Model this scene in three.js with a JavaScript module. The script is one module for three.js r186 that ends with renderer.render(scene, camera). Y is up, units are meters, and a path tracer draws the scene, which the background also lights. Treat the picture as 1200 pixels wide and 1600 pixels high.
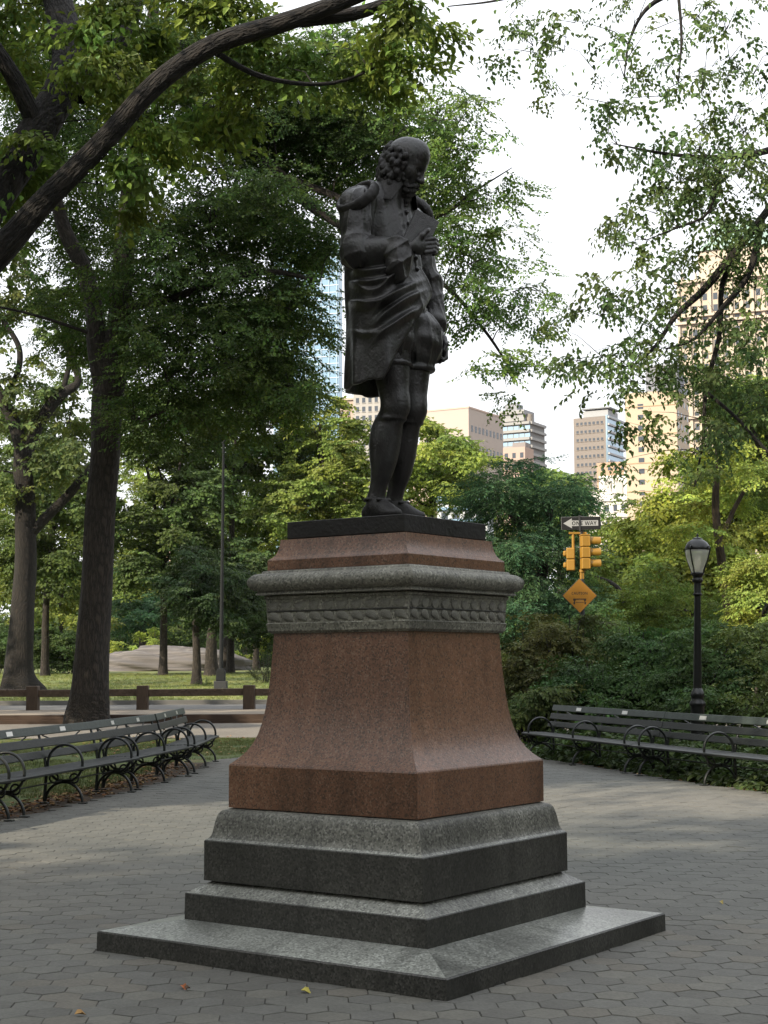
import * as THREE from 'three';
import { mergeGeometries } from 'three/addons/utils/BufferGeometryUtils.js';
import { RoundedBoxGeometry } from 'three/addons/geometries/RoundedBoxGeometry.js';
import { ConvexGeometry } from 'three/addons/geometries/ConvexGeometry.js';

// ---------- camera, sky, sun, exposure ----------
const scene = new THREE.Scene();
const F = 2425, PITCH = THREE.MathUtils.degToRad(5.588), ROLL = THREE.MathUtils.degToRad(0.29), EYE = 1.65;   // focal length in pixels of the 1200 x 1600 photograph
const camera = new THREE.PerspectiveCamera(2 * Math.atan(800 / F) * 180 / Math.PI, 0.75, 0.1, 6000);
camera.position.set(0, EYE, 0);
camera.rotation.order = 'YXZ';
camera.rotation.set(PITCH, 0, -ROLL);
camera.updateMatrixWorld();

const SUN = new THREE.Vector3(-0.70, 0.47, 0.50).normalize();
{
  const W = 512, H = 256, data = new Float32Array(W * H * 4), v = new THREE.Vector3();
  for (let j = 0; j < H; j++) for (let i = 0; i < W; i++) {
    const lat = ((j + 0.5) / H - 0.5) * Math.PI, lon = ((i + 0.5) / W - 0.5) * 2 * Math.PI;
    v.set(Math.cos(lat) * Math.cos(lon), Math.sin(lat), Math.cos(lat) * Math.sin(lon));
    const c = Math.max(0, v.dot(SUN)), up = Math.max(0, v.y), o = (j * W + i) * 4;
    const glow = 0.5 * Math.pow(c, 12) + 0.18 * Math.pow(c, 3);
    const k = v.y < 0 ? 0.35 : 1;
    data[o] = k * (0.74 + 0.30 * up + glow * 1.05);
    data[o + 1] = k * (0.755 + 0.34 * up + glow * 0.98);
    data[o + 2] = k * (0.775 + 0.41 * up + glow * 0.85);
    data[o + 3] = 1;
  }
  const t = new THREE.DataTexture(data, W, H, THREE.RGBAFormat, THREE.FloatType);
  t.mapping = THREE.EquirectangularReflectionMapping; t.magFilter = THREE.LinearFilter; t.minFilter = THREE.LinearFilter;
  t.needsUpdate = true;
  scene.background = t; scene.environment = t;
}
const sun = new THREE.DirectionalLight(new THREE.Color().setRGB(1, 0.89, 0.71), 5);
sun.target.position.set(0, 0, -30); sun.position.copy(SUN).multiplyScalar(200).add(sun.target.position);
sun.castShadow = true; sun.shadow.radius = 1.2;
Object.assign(sun.shadow.camera, { left: -120, right: 120, top: 120, bottom: -120, near: 1, far: 600 });
scene.add(sun, sun.target);
scene.fog = new THREE.FogExp2(new THREE.Color().setRGB(0.95, 0.97, 1), 0.00004);

const renderer = new THREE.WebGLRenderer({ antialias: true });
renderer.toneMapping = THREE.LinearToneMapping;
renderer.toneMappingExposure = 1.75;
renderer.shadowMap.enabled = true;

// ---------- helpers ----------
const V = (x, y, z) => new THREE.Vector3(x, y, z);
function rng(seed) { let s = seed >>> 0; return () => { s = (s + 0x6d2b79f5) | 0; let t = Math.imul(s ^ (s >>> 15), 1 | s); t = (t + Math.imul(t ^ (t >>> 7), 61 | t)) ^ t; return ((t ^ (t >>> 14)) >>> 0) / 4294967296; }; }
const R0 = rng(7), lerp = (a, b, t) => a + (b - a) * t, clamp = (x, a, b) => Math.min(b, Math.max(a, x)), smooth = (a, b, x) => { const t = clamp((x - a) / (b - a), 0, 1); return t * t * (3 - 2 * t); };
const gauss = (r) => (r() + r() + r() + r() - 2) * 0.87;
// the point that lies `d` metres ahead on the sight line through a photograph pixel
function at(px, py, d) {
  const u = px - 600, v = 800 - py, c = Math.cos(ROLL), s = Math.sin(ROLL), x = (c * u + s * v) / F, y = (-s * u + c * v) / F, cp = Math.cos(PITCH), sp = Math.sin(PITCH), fw = cp - y * sp;
  return V(x / fw * d, EYE + (sp + y * cp) / fw * d, -d);
}
const taken = new Map();
function numbered(name) { const n = taken.get(name) ?? 0; taken.set(name, n + 1); return n ? `${name}_${String(n).padStart(3, '0')}` : name; }
function tag(o, label, category, group, kind) { if (label) o.userData.label = label; if (category) o.userData.category = category; if (group) o.userData.group = group; if (kind) o.userData.kind = kind; return o; }
function thing(name, label, category, p = [0, 0, 0], turn = 0, group) {
  const o = new THREE.Group(); o.name = numbered(name); o.position.set(...p); o.rotation.y = turn; scene.add(o);
  return tag(o, label, category, group);
}
function mesh(name, g, m, parent, kind) {
  if (Array.isArray(g)) g = g.length === 1 ? g[0] : mergeGeometries(g.map((x) => { const y = x.index ? x.toNonIndexed() : x; for (const k of Object.keys(y.attributes)) if (!['position', 'normal', 'uv', 'color'].includes(k)) y.deleteAttribute(k); return y; }));
  const o = new THREE.Mesh(g, m); o.name = parent === scene ? numbered(name) : name; o.castShadow = o.receiveShadow = true;
  (parent ?? scene).add(o); if (kind) o.userData.kind = kind; return o;
}
function copy(o, label) { const c = o.clone(); c.name = numbered(o.name.replace(/_\d{3}$/, '')); c.userData = { ...o.userData }; if (label) c.userData.label = label; scene.add(c); return c; }
const T = (g, x = 0, y = 0, z = 0, rx = 0, ry = 0, rz = 0) => { if (rx) g.rotateX(rx); if (ry) g.rotateY(ry); if (rz) g.rotateZ(rz); g.translate(x, y, z); return g; };
const box = (w, h, d, x = 0, y = 0, z = 0) => T(new THREE.BoxGeometry(w, h, d), x, y, z);
const rbox = (w, h, d, r, x = 0, y = 0, z = 0) => T(new RoundedBoxGeometry(w, h, d, 2, r), x, y, z);
const cyl = (r0, r1, h, n, x = 0, y = 0, z = 0) => T(new THREE.CylinderGeometry(r1, r0, h, n), x, y, z);
// a tube with a radius at every point; uv in metres
function tube(pts, radii, nr = 10, step = 0.5, rough = 0, seed = 1, flare) {
  const curve = new THREE.CatmullRomCurve3(pts, false, 'centripetal'), len = curve.getLength(), n = Math.max(2, Math.ceil(len / step)), r = rng(seed);
  const pos = [], nor = [], uv = [], idx = [], fr = curve.computeFrenetFrames(n, false), ph = [r() * 6, r() * 6, r() * 6, r() * 6];
  // the parameter of the control points, for the radii
  const seg = pts.length - 1, p = V(), q = V();
  for (let i = 0; i <= n; i++) {
    const t = i / n; curve.getPoint(t, p);
    const k = t * seg, a = Math.min(seg - 1, Math.floor(k)), rad = lerp(radii[a], radii[a + 1], k - a);
    const along = curve.getLength() * t;
    for (let j = 0; j <= nr; j++) {
      const th = j / nr * Math.PI * 2;
      let rr = rad * (1 + rough * (0.5 * Math.sin(3 * th + ph[0] + along * 0.9) + 0.35 * Math.sin(5 * th + ph[1] - along * 1.7) + 0.4 * Math.sin(along * 2.3 + ph[2] + th)));
      if (flare) rr *= 1 + flare(p.y, th);
      q.copy(fr.normals[i]).multiplyScalar(Math.cos(th)).addScaledVector(fr.binormals[i], Math.sin(th));
      pos.push(p.x + q.x * rr, p.y + q.y * rr, p.z + q.z * rr); nor.push(q.x, q.y, q.z);
      uv.push(j / nr * Math.max(1, Math.round(2 * Math.PI * rad)), along);
    }
  }
  for (let i = 0; i < n; i++) for (let j = 0; j < nr; j++) { const a = i * (nr + 1) + j, b = a + nr + 1; idx.push(a, a + 1, b, b, a + 1, b + 1); }
  const g = new THREE.BufferGeometry();
  g.setAttribute('position', new THREE.Float32BufferAttribute(pos, 3)); g.setAttribute('normal', new THREE.Float32BufferAttribute(nor, 3)); g.setAttribute('uv', new THREE.Float32BufferAttribute(uv, 2)); g.setIndex(idx);
  g.computeVertexNormals();
  return g;
}
// ---------- textures ----------
function grid(n, seed) { const r = rng(seed), a = new Float32Array(n * n); for (let i = 0; i < a.length; i++) a[i] = r(); return a; }
function noiseField(size, fx, fy, octaves, seed, gain = 0.5) {   // tileable
  const out = new Float32Array(size * size); let amp = 1, tot = 0;
  for (let o = 0; o < octaves; o++, fx *= 2, fy *= 2, amp *= gain) {
    const r = rng(seed + o * 17), nx = Math.min(fx, size), ny = Math.min(fy, size), a = new Float32Array(nx * ny).map(() => r());
    tot += amp;
    for (let y = 0; y < size; y++) {
      const v = y / size * ny, j = Math.floor(v), fv = (v - j) * (v - j) * (3 - 2 * (v - j)), j1 = (j + 1) % ny;
      for (let x = 0; x < size; x++) { const u = x / size * nx, i = Math.floor(u), fu = (u - i) * (u - i) * (3 - 2 * (u - i)), i1 = (i + 1) % nx; out[y * size + x] += amp * lerp(lerp(a[j * nx + i], a[j * nx + i1], fu), lerp(a[j1 * nx + i], a[j1 * nx + i1], fu), fv); }
    }
  }
  for (let i = 0; i < out.length; i++) out[i] /= tot;
  return out;
}
const enc = (x) => { x = clamp(x, 0, 1); return 255 * (x <= 0.0031308 ? 12.92 * x : 1.055 * Math.pow(x, 1 / 2.4) - 0.055); };
function tex(size, f, color = true, rep = 1) {
  const d = new Uint8Array(size * size * 4);
  for (let i = 0; i < size * size; i++) { const c = f(i, i % size, Math.floor(i / size)); if (color) { d[i * 4] = enc(c[0]); d[i * 4 + 1] = enc(c[1]); d[i * 4 + 2] = enc(c[2]); } else d[i * 4] = d[i * 4 + 1] = d[i * 4 + 2] = 255 * clamp(c, 0, 1); d[i * 4 + 3] = 255; }
  const t = new THREE.DataTexture(d, size, size); t.wrapS = t.wrapT = THREE.RepeatWrapping; t.magFilter = THREE.LinearFilter; t.minFilter = THREE.LinearMipmapLinearFilter; t.generateMipmaps = true;
  if (color) t.colorSpace = THREE.SRGBColorSpace; t.repeat.set(rep, rep); t.needsUpdate = true; return t;
}
const mix3 = (a, b, t) => [lerp(a[0], b[0], t), lerp(a[1], b[1], t), lerp(a[2], b[2], t)];
const std = (rgb, rough, o = {}) => new THREE.MeshStandardMaterial({ color: new THREE.Color().setRGB(...rgb), roughness: rough, ...o });
// speckled stone: grains from jittered cells, drifted over by soft stains; 2 m tile
function granite(palette, grain, seed, stain) {
  const S = 1024, n = Math.round(S / grain), r = rng(seed), jx = new Float32Array(n * n), jy = new Float32Array(n * n), id = new Float32Array(n * n);
  for (let i = 0; i < n * n; i++) { jx[i] = r(); jy[i] = r(); id[i] = r(); }
  const lo = noiseField(S, 3, 3, 4, seed + 3), streak = noiseField(S, 24, 3, 3, seed + 9);
  const total = palette.reduce((s, p) => s + p[3], 0);
  return tex(S, (i, x, y) => {
    const u = x / S * n, v = y / S * n, a = Math.floor(u), b = Math.floor(v); let best = 9, k = 0;
    for (let q = -1; q <= 1; q++) for (let p = -1; p <= 1; p++) { const c = (a + p + n) % n, e = (b + q + n) % n, m = e * n + c, dx = a + p + jx[m] - u, dy = b + q + jy[m] - v, d = dx * dx + dy * dy; if (d < best) { best = d; k = m; } }
    let w = id[k] * total, c = palette[0]; for (const p of palette) { if (w < p[3]) { c = p; break; } w -= p[3]; }
    const s = 1 + stain * ((lo[i] - 0.5) * 1.6 + (streak[i] - 0.5) * 0.9);
    return [c[0] * s, c[1] * s, c[2] * s];
  }, true, 0.5);
}
const fine = noiseField(512, 64, 64, 3, 5), soft = noiseField(512, 6, 6, 5, 6);
const bumpFine = tex(512, (i) => fine[i], false);
// ---------- sculpture: distance fields meshed with surface nets ----------
function nets(f, min, max, cell) {
  const B = 6, nx = Math.ceil((max[0] - min[0]) / cell / B) * B, ny = Math.ceil((max[1] - min[1]) / cell / B) * B, nz = Math.ceil((max[2] - min[2]) / cell / B) * B;
  const X = nx + 1, Y = ny + 1, Z = nz + 1, d = new Float32Array(X * Y * Z).fill(1), half = cell * B * 0.5, reach = half * 1.75 + cell * 2;
  for (let k = 0; k < nz; k += B) for (let j = 0; j < ny; j += B) for (let i = 0; i < nx; i += B) {
    const c = f(min[0] + i * cell + half, min[1] + j * cell + half, min[2] + k * cell + half);
    if (Math.abs(c) > reach * 1.35) { if (c < 0) for (let z = k; z <= k + B; z++) for (let y = j; y <= j + B; y++) for (let x = i; x <= i + B; x++) { const o = (z * Y + y) * X + x; if (d[o] === 1) d[o] = -1; } continue; }
    for (let z = k; z <= k + B; z++) for (let y = j; y <= j + B; y++) for (let x = i; x <= i + B; x++) d[(z * Y + y) * X + x] = f(min[0] + x * cell, min[1] + y * cell, min[2] + z * cell);
  }
  const id = new Int32Array(X * Y * Z).fill(-1), pos = [], idx = [], E = [[0, 1], [2, 3], [4, 5], [6, 7], [0, 2], [1, 3], [4, 6], [5, 7], [0, 4], [1, 5], [2, 6], [3, 7]];
  for (let z = 0; z < nz; z++) for (let y = 0; y < ny; y++) for (let x = 0; x < nx; x++) {
    const o = (z * Y + y) * X + x, v = [d[o], d[o + 1], d[o + X], d[o + X + 1], d[o + X * Y], d[o + X * Y + 1], d[o + X * Y + X], d[o + X * Y + X + 1]];
    let m = 0; for (let i = 0; i < 8; i++) if (v[i] < 0) m |= 1 << i;
    if (m === 0 || m === 255) continue;
    let sx = 0, sy = 0, sz = 0, n = 0;
    for (const [a, b] of E) if ((v[a] < 0) !== (v[b] < 0)) { const t = v[a] / (v[a] - v[b]); sx += (a & 1) + t * ((b & 1) - (a & 1)); sy += ((a >> 1) & 1) + t * (((b >> 1) & 1) - ((a >> 1) & 1)); sz += ((a >> 2) & 1) + t * (((b >> 2) & 1) - ((a >> 2) & 1)); n++; }
    id[o] = pos.length / 3; pos.push(min[0] + (x + sx / n) * cell, min[1] + (y + sy / n) * cell, min[2] + (z + sz / n) * cell);
  }
  const S = [1, X, X * Y];
  for (let z = 1; z < nz; z++) for (let y = 1; y < ny; y++) for (let x = 1; x < nx; x++) {
    const o = (z * Y + y) * X + x, a = d[o] < 0;
    for (let k = 0; k < 3; k++) {
      if (a === d[o + S[k]] < 0) continue;
      const u = S[(k + 1) % 3], w = S[(k + 2) % 3], p = [id[o], id[o - u], id[o - u - w], id[o - w]];
      if (p.includes(-1)) continue;
      if (a) idx.push(p[0], p[1], p[2], p[0], p[2], p[3]); else idx.push(p[0], p[2], p[1], p[0], p[3], p[2]);
    }
  }
  const nor = new Float32Array(pos.length), e = cell * 1.1;
  for (let i = 0; i < pos.length; i += 3) {
    const [x, y, z] = [pos[i], pos[i + 1], pos[i + 2]], gx = f(x + e, y, z) - f(x - e, y, z), gy = f(x, y + e, z) - f(x, y - e, z), gz = f(x, y, z + e) - f(x, y, z - e), l = Math.hypot(gx, gy, gz) || 1;
    nor[i] = gx / l; nor[i + 1] = gy / l; nor[i + 2] = gz / l;
  }
  const uv = new Float32Array(pos.length / 3 * 2); for (let i = 0; i < pos.length / 3; i++) { uv[i * 2] = (pos[i * 3] + pos[i * 3 + 2]) * 1.5; uv[i * 2 + 1] = pos[i * 3 + 1] * 1.5; }
  const g = new THREE.BufferGeometry();
  g.setAttribute('position', new THREE.Float32BufferAttribute(pos, 3)); g.setAttribute('normal', new THREE.BufferAttribute(nor, 3)); g.setAttribute('uv', new THREE.BufferAttribute(uv, 2)); g.setIndex(idx);
  return g;
}
const smin = (a, b, k) => { const h = Math.max(k - Math.abs(a - b), 0) / k; return Math.min(a, b) - h * h * k * 0.25; };
const smax = (a, b, k) => -smin(-a, -b, k);
// distance to a capsule that tapers from radius r0 to r1
const cap = (x, y, z, a, b, r0, r1) => { const bx = b[0] - a[0], by = b[1] - a[1], bz = b[2] - a[2], px = x - a[0], py = y - a[1], pz = z - a[2], t = clamp((px * bx + py * by + pz * bz) / (bx * bx + by * by + bz * bz), 0, 1); return Math.hypot(px - bx * t, py - by * t, pz - bz * t) - lerp(r0, r1, t); };
const ell = (x, y, z, c, r) => { const px = x - c[0], py = y - c[1], pz = z - c[2], k0 = Math.hypot(px / r[0], py / r[1], pz / r[2]), k1 = Math.hypot(px / r[0] ** 2, py / r[1] ** 2, pz / r[2] ** 2); return k1 < 1e-6 ? -Math.min(...r) : k0 * (k0 - 1) / k1; };
const boxd = (x, y, z, h, r) => { const a = Math.abs(x) - h[0] + r, b = Math.abs(y) - h[1] + r, c = Math.abs(z) - h[2] + r; return Math.hypot(Math.max(a, 0), Math.max(b, 0), Math.max(c, 0)) + Math.min(Math.max(a, b, c), 0) - r; };
const chain = (x, y, z, pts, rs, k, d0) => { let d = d0 ?? 9; for (let i = 0; i + 1 < pts.length; i++) d = smin(d, cap(x, y, z, pts[i], pts[i + 1], rs[i], rs[i + 1]), k); return d; };
// ---------- the bronze figure (x to its left, y up, z the way it faces) ----------
const STATUE = { x: 0.02, z: -9.51, y: 2.512, turn: THREE.MathUtils.degToRad(50) };
const ct = Math.cos(STATUE.turn), st = Math.sin(STATUE.turn);
const bronzeTex = (() => { const a = noiseField(512, 6, 6, 5, 31), b = noiseField(512, 48, 48, 3, 32); return { map: tex(512, (i) => { const s = 0.45 + 1.0 * a[i] + 0.3 * (b[i] - 0.5), g = smooth(0.5, 0.75, a[i]); return [0.026 * s, (0.0242 + 0.002 * g) * s, (0.0235 + 0.001 * g) * s]; }), rough: tex(512, (i) => 0.34 + 0.3 * a[i] + 0.12 * b[i], false), bump: tex(512, (i) => 0.6 * a[i] + 0.4 * b[i], false) }; })();
const bronze = new THREE.MeshStandardMaterial({ map: bronzeTex.map, roughnessMap: bronzeTex.rough, roughness: 0.75, metalness: 0.3, bumpMap: bronzeTex.bump, bumpScale: 0.006 });
const bronzeDark = new THREE.MeshStandardMaterial({ map: bronzeTex.map, color: new THREE.Color(0.55, 0.52, 0.5), roughnessMap: bronzeTex.rough, roughness: 1.1, metalness: 0.3, bumpMap: bronzeTex.bump, bumpScale: 0.006 });
const statue = thing('bronze_statue', 'bronze statue of a standing bearded man in a cloak holding a book, on the pedestal', 'statue', [STATUE.x, STATUE.y, STATUE.z], STATUE.turn);
{
  // head: its own axes, turned and bowed
  const HC = [0.0, 2.215, 0.150], yaw = 0.42, nod = 0.42, cy = Math.cos(yaw), sy = Math.sin(yaw), cn = Math.cos(nod), sn = Math.sin(nod);
  const toHead = (x, y, z) => { const a = x - HC[0], b = y - HC[1], c = z - HC[2], u = a * cy - c * sy, w = a * sy + c * cy; return [u / 0.95, (b * cn + w * sn) / 1.17, (-b * sn + w * cn) / 0.97]; };
    const head = (X, Y, Z) => {
    const [x, y, z] = toHead(X, Y, Z), ax = Math.abs(x);
    let d = ell(x, y, z, [0, 0.048, -0.012], [0.108, 0.116, 0.136]);
    d = smin(d, ell(x, y, z, [0, 0.075, 0.055], [0.088, 0.078, 0.075]), 0.05);                    // high forehead
    d = smin(d, cap(x, y, z, [0, -0.03, 0.035], [0, -0.115, 0.078], 0.085, 0.045), 0.06);         // jaw
    d = smin(d, ell(ax, y, z, [0.058, -0.022, 0.078], [0.034, 0.03, 0.036]), 0.03);               // cheekbones
    d = smin(d, cap(ax, y, z, [0.008, 0.030, 0.120], [0.066, 0.028, 0.090], 0.017, 0.013), 0.022);// brow
    d = smax(d, -ell(ax, y, z, [0.040, 0.004, 0.126], [0.025, 0.017, 0.026]), 0.016);             // eye sockets
    d = smin(d, ell(ax, y, z, [0.039, 0.004, 0.094], [0.020, 0.017, 0.019]), 0.006);              // eyes
    d = smin(d, cap(ax, y, z, [0.022, 0.013, 0.112], [0.056, 0.010, 0.098], 0.006, 0.006), 0.008);// lids
    d = smin(d, cap(x, y, z, [0, 0.022, 0.118], [0, -0.040, 0.152], 0.013, 0.016), 0.018);        // nose
    d = smin(d, ell(ax, y, z, [0.016, -0.042, 0.134], [0.013, 0.011, 0.016]), 0.012);
    d = smin(d, cap(ax, y, z, [0, -0.080, 0.122], [0.024, -0.082, 0.110], 0.010, 0.006), 0.008);  // lips
    d = smin(d, cap(ax, y, z, [0, -0.094, 0.119], [0.018, -0.094, 0.111], 0.010, 0.006), 0.006);
    d = smin(d, ell(ax, y, z, [0.112, -0.01, -0.008], [0.014, 0.034, 0.022]), 0.012);             // ears
    return d;
  };
  const neck = (x, y, z) => smin(cap(x, y, z, [0, 1.98, 0.0], [0, 2.20, 0.115], 0.095, 0.088), cap(x, y, z, [0, 2.0, 0.06], [0, 2.14, 0.15], 0.07, 0.06), 0.05);
  const leg = (x, y, z, s) => {
    const L = s > 0, hip = [s * 0.11, 1.16, 0.11], knee = L ? [0.09, 0.70, 0.13] : [-0.10, 0.70, 0.15], ank = L ? [0.095, 0.13, -0.03] : [-0.11, 0.13, 0.0];
    let d = cap(x, y, z, hip, knee, 0.145, 0.082);
    d = smin(d, ell(x, y, z, [knee[0], knee[1] + 0.01, knee[2] + 0.03], [0.062, 0.075, 0.058]), 0.05);
    d = smin(d, cap(x, y, z, [knee[0], knee[1] - 0.03, knee[2] - 0.01], ank, 0.074, 0.050), 0.04);
    d = smin(d, ell(x, y, z, [knee[0] - s * 0.004, 0.505, lerp(knee[2], ank[2], 0.36) - 0.035], [0.088, 0.16, 0.090]), 0.06);
    d = smin(d, ell(x, y, z, [knee[0] + s * 0.004, 0.40, lerp(knee[2], ank[2], 0.55) - 0.012], [0.068, 0.15, 0.070]), 0.05);
    d = smin(d, cap(x, y, z, ank, [ank[0], 0.05, ank[2] - 0.02], 0.05, 0.055), 0.03);
    return smin(d, cap(x, y, z, [ank[0], 0.06, ank[2]], [ank[0] + (L ? 0.0 : -0.03), 0.04, ank[2] + 0.16], 0.055, 0.04), 0.03);
  };
  const garter = (x, y, z, s) => { const k = s > 0 ? [0.092, 0.62, 0.105] : [-0.101, 0.62, 0.13]; return Math.hypot(Math.hypot(x - k[0], z - k[2]) - 0.076, (y - k[1]) * 0.9) - 0.012; };
  // arms
  const armR = [[-0.258, 1.955, -0.01], [-0.302, 1.635, 0.02], [-0.19, 1.645, 0.215], [-0.105, 1.675, 0.285]];
  const armL = [[0.275, 1.95, -0.02], [0.395, 1.55, 0.015], [0.355, 1.29, 0.105], [0.34, 1.22, 0.14]];
  const core = (x, y, z) => {
    let d = neck(x, y, z);
    d = smin(d, ell(x, y, z, [0, 1.75, 0.03], [0.20, 0.25, 0.13]), 0.05);
    d = smin(d, ell(x, y, z, [0, 1.36, 0.07], [0.15, 0.25, 0.13]), 0.08);
    d = smin(d, leg(x, y, z, 1), 0.03); d = smin(d, leg(x, y, z, -1), 0.03);
    d = smin(d, chain(x, y, z, armR, [0.07, 0.06, 0.045, 0.038], 0.04), 0.04);
    d = smin(d, chain(x, y, z, armL, [0.07, 0.06, 0.045, 0.038], 0.04), 0.04);
    return smin(d, Math.min(garter(x, y, z, 1), garter(x, y, z, -1)), 0.01);
  };
  // hands: palm, four fingers, thumb
  const handR = (x, y, z) => {
    let d = smin(cap(x, y, z, [-0.115, 1.672, 0.28], [-0.075, 1.685, 0.315], 0.036, 0.040), ell(x, y, z, [-0.045, 1.695, 0.338], [0.050, 0.052, 0.030]), 0.03);
    for (let i = 0; i < 4; i++) { const Y = 1.735 - i * 0.026, l = [0.92, 1, 0.96, 0.8][i]; d = smin(d, chain(x, y, z, [[-0.02, Y, 0.355], [0.035 * l, Y + 0.012, 0.385], [0.078 * l, Y + 0.012, 0.372], [0.088 * l, Y + 0.006, 0.345]], [0.015, 0.0145, 0.013, 0.010], 0.006), 0.007); }
    return smin(d, chain(x, y, z, [[-0.085, 1.70, 0.325], [-0.06, 1.752, 0.362], [-0.03, 1.785, 0.378], [-0.008, 1.80, 0.378]], [0.022, 0.018, 0.015, 0.011], 0.01), 0.012);
  };
  const handL = (x, y, z) => {
    let d = smin(cap(x, y, z, [0.342, 1.23, 0.135], [0.33, 1.17, 0.165], 0.036, 0.040), ell(x, y, z, [0.325, 1.135, 0.18], [0.034, 0.05, 0.046]), 0.03);
    for (let i = 0; i < 4; i++) { const Z = 0.215 - i * 0.026, l = [0.92, 1, 0.96, 0.8][i]; d = smin(d, chain(x, y, z, [[0.325, 1.10, Z], [0.318, 1.10 - 0.055 * l, Z + 0.006], [0.29, 1.10 - 0.075 * l, Z + 0.004], [0.272, 1.10 - 0.055 * l, Z]], [0.015, 0.0145, 0.013, 0.010], 0.006), 0.007); }
    return smin(d, chain(x, y, z, [[0.325, 1.18, 0.20], [0.30, 1.13, 0.235], [0.28, 1.09, 0.235]], [0.021, 0.017, 0.012], 0.01), 0.012);
  };
  mesh('body', [nets(core, [-0.5, 0.0, -0.25], [0.55, 2.26, 0.45], 0.0095), nets(head, [-0.24, 1.92, -0.08], [0.28, 2.48, 0.42], 0.0042), nets((x, y, z) => handR(x + 0.045, y + 0.035, z - 0.01), [-0.22, 1.52, 0.22], [0.16, 1.86, 0.46], 0.0045), nets(handL, [0.22, 0.98, 0.06], [0.42, 1.3, 0.3], 0.0045)], bronze, statue);
  // hair: curls round the sides and back of a bald dome; beard and moustache
  {
    const r = rng(71), curls = [];
    for (let i = 0; i < 320; i++) {
      const az = lerp(1.18, Math.PI * 2 - 1.18, r()), v = lerp(-0.145, 0.075, r()) - 0.03 * smooth(2.4, 3.14, Math.PI - Math.abs(Math.PI - az)) * -1, k = Math.sqrt(Math.max(0.25, 1 - ((v - 0.01) / 0.19) ** 2));
      curls.push([Math.sin(az) * (0.119 + 0.012 * Math.sin(v * 70 + az * 6)) * k, v, -0.012 + Math.cos(az) * 0.144 * k, 0.009 + 0.012 * r()]);
    }
    const hair = (X, Y, Z) => { const [x, y, z] = toHead(X, Y, Z); let d = 9; for (const c of curls) { const q = Math.hypot(x - c[0], y - c[1], z - c[2]) - c[3]; if (q < d + 0.02) d = smin(d, q, 0.006); } return d; };
    const smoothHair = (X, Y, Z) => { const [x, y, z] = toHead(X, Y, Z); const base = smax(smax(ell(x, y, z, [0, -0.03, -0.03], [0.116, 0.125, 0.130]), z - 0.035 - 0.25 * Math.max(0, -y), 0.02), y - 0.05, 0.03); return smin(hair(X, Y, Z), base, 0.006); };
    mesh('hair', nets(smoothHair, [-0.28, 1.96, -0.14], [0.3, 2.46, 0.36], 0.0042), bronzeDark, statue);
    const beard = (X, Y, Z) => {
      const [x, y, z] = toHead(X, Y, Z), ax = Math.abs(x), w = 0.003 * Math.sin(x * 260 + y * 60) + 0.002 * Math.sin(y * 210 - x * 90);
      let d = cap(x, y, z, [0, -0.108, 0.100], [0, -0.186, 0.112], 0.038, 0.012);
      d = smin(d, cap(ax, y, z, [0.03, -0.11, 0.09], [0.078, -0.05, 0.045], 0.026, 0.016), 0.03);
      d = smin(d, chain(ax, y, z, [[0, -0.064, 0.136], [0.034, -0.078, 0.124], [0.062, -0.098, 0.104]], [0.0115, 0.0115, 0.005], 0.008), 0.006);
      return d + w;
    };
    mesh('beard', nets(beard, [-0.18, 1.88, 0.02], [0.24, 2.30, 0.44], 0.0042), bronzeDark, statue);
  }
  // doublet: buttoned body, wings at the shoulders, full sleeves, turned-back cuffs
  const rid = (t) => (1 - Math.abs(Math.sin(t))) ** 2;
  const wrinkle = (t, a, f, th, p) => a * Math.sin(t * f + 1.6 * Math.sin(th * 2 + p) + p);
  const sleeve = (x, y, z, A, s) => {
    let d = cap(x, y, z, A[0], A[1], 0.106, 0.093);
    d = smin(d, cap(x, y, z, A[1], A[2], 0.090, 0.070), 0.05);
    { const ux = A[1][0] - A[0][0], uy = A[1][1] - A[0][1], uz = A[1][2] - A[0][2], al = (x - A[0][0]) * ux + (y - A[0][1]) * uy + (z - A[0][2]) * uz, th = Math.atan2(z - A[0][2] - 0.05, (x - A[0][0]) * (s < 1 ? -1 : 1)); const e = Math.hypot(x - A[1][0], y - A[1][1], z - A[1][2]); d -= 0.011 * rid(th * 4 + al * 5 + s) * smooth(0.04, 0.12, e) - 0.004 + 0.012 * rid(al * 30 + th * 1.2 + 0.6) * smooth(0.20, 0.08, e) + 0.010 * rid(y * 24 - z * 16 + 1.5 * th) * smooth(0.24, 0.10, e) + 0.009 * rid((x * s + z) * 16 + y * 10) * smooth(0.06, 0.16, e) * (z > 0.1 ? 1 : 0.2); }
    d += wrinkle(y + 0.5 * z, 0.004, 40, Math.atan2(z, x - A[0][0]), s) * smooth(0.32, 0.02, Math.hypot(x - A[1][0], y - A[1][1], z - A[1][2])) + 0.003 * Math.sin(22 * (x * 0.7 + z) + 9 * y + s);
    return d;
  };
  const doublet = (x, y, z) => {
    let d = ell(x, y, z, [0, 1.80, 0.025], [0.212, 0.27, 0.150]);
    d = smin(d, ell(x, y, z, [0, 1.56, 0.085], [0.172, 0.24, 0.155]), 0.10);
    d = smin(d, ell(x, y, z, [0, 1.37, 0.07], [0.178, 0.13, 0.15]), 0.06);
    d = smin(d, cap(x, y, z, [-0.22, 1.985, -0.005], [0.22, 1.97, -0.005], 0.078, 0.078), 0.07);
    d = smin(d, chain(x, y, z, [[-0.20, 1.985, 0], [0, 2.075, 0.045], [0.20, 1.975, 0]], [0.065, 0.10, 0.065], 0.06), 0.08);
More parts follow.
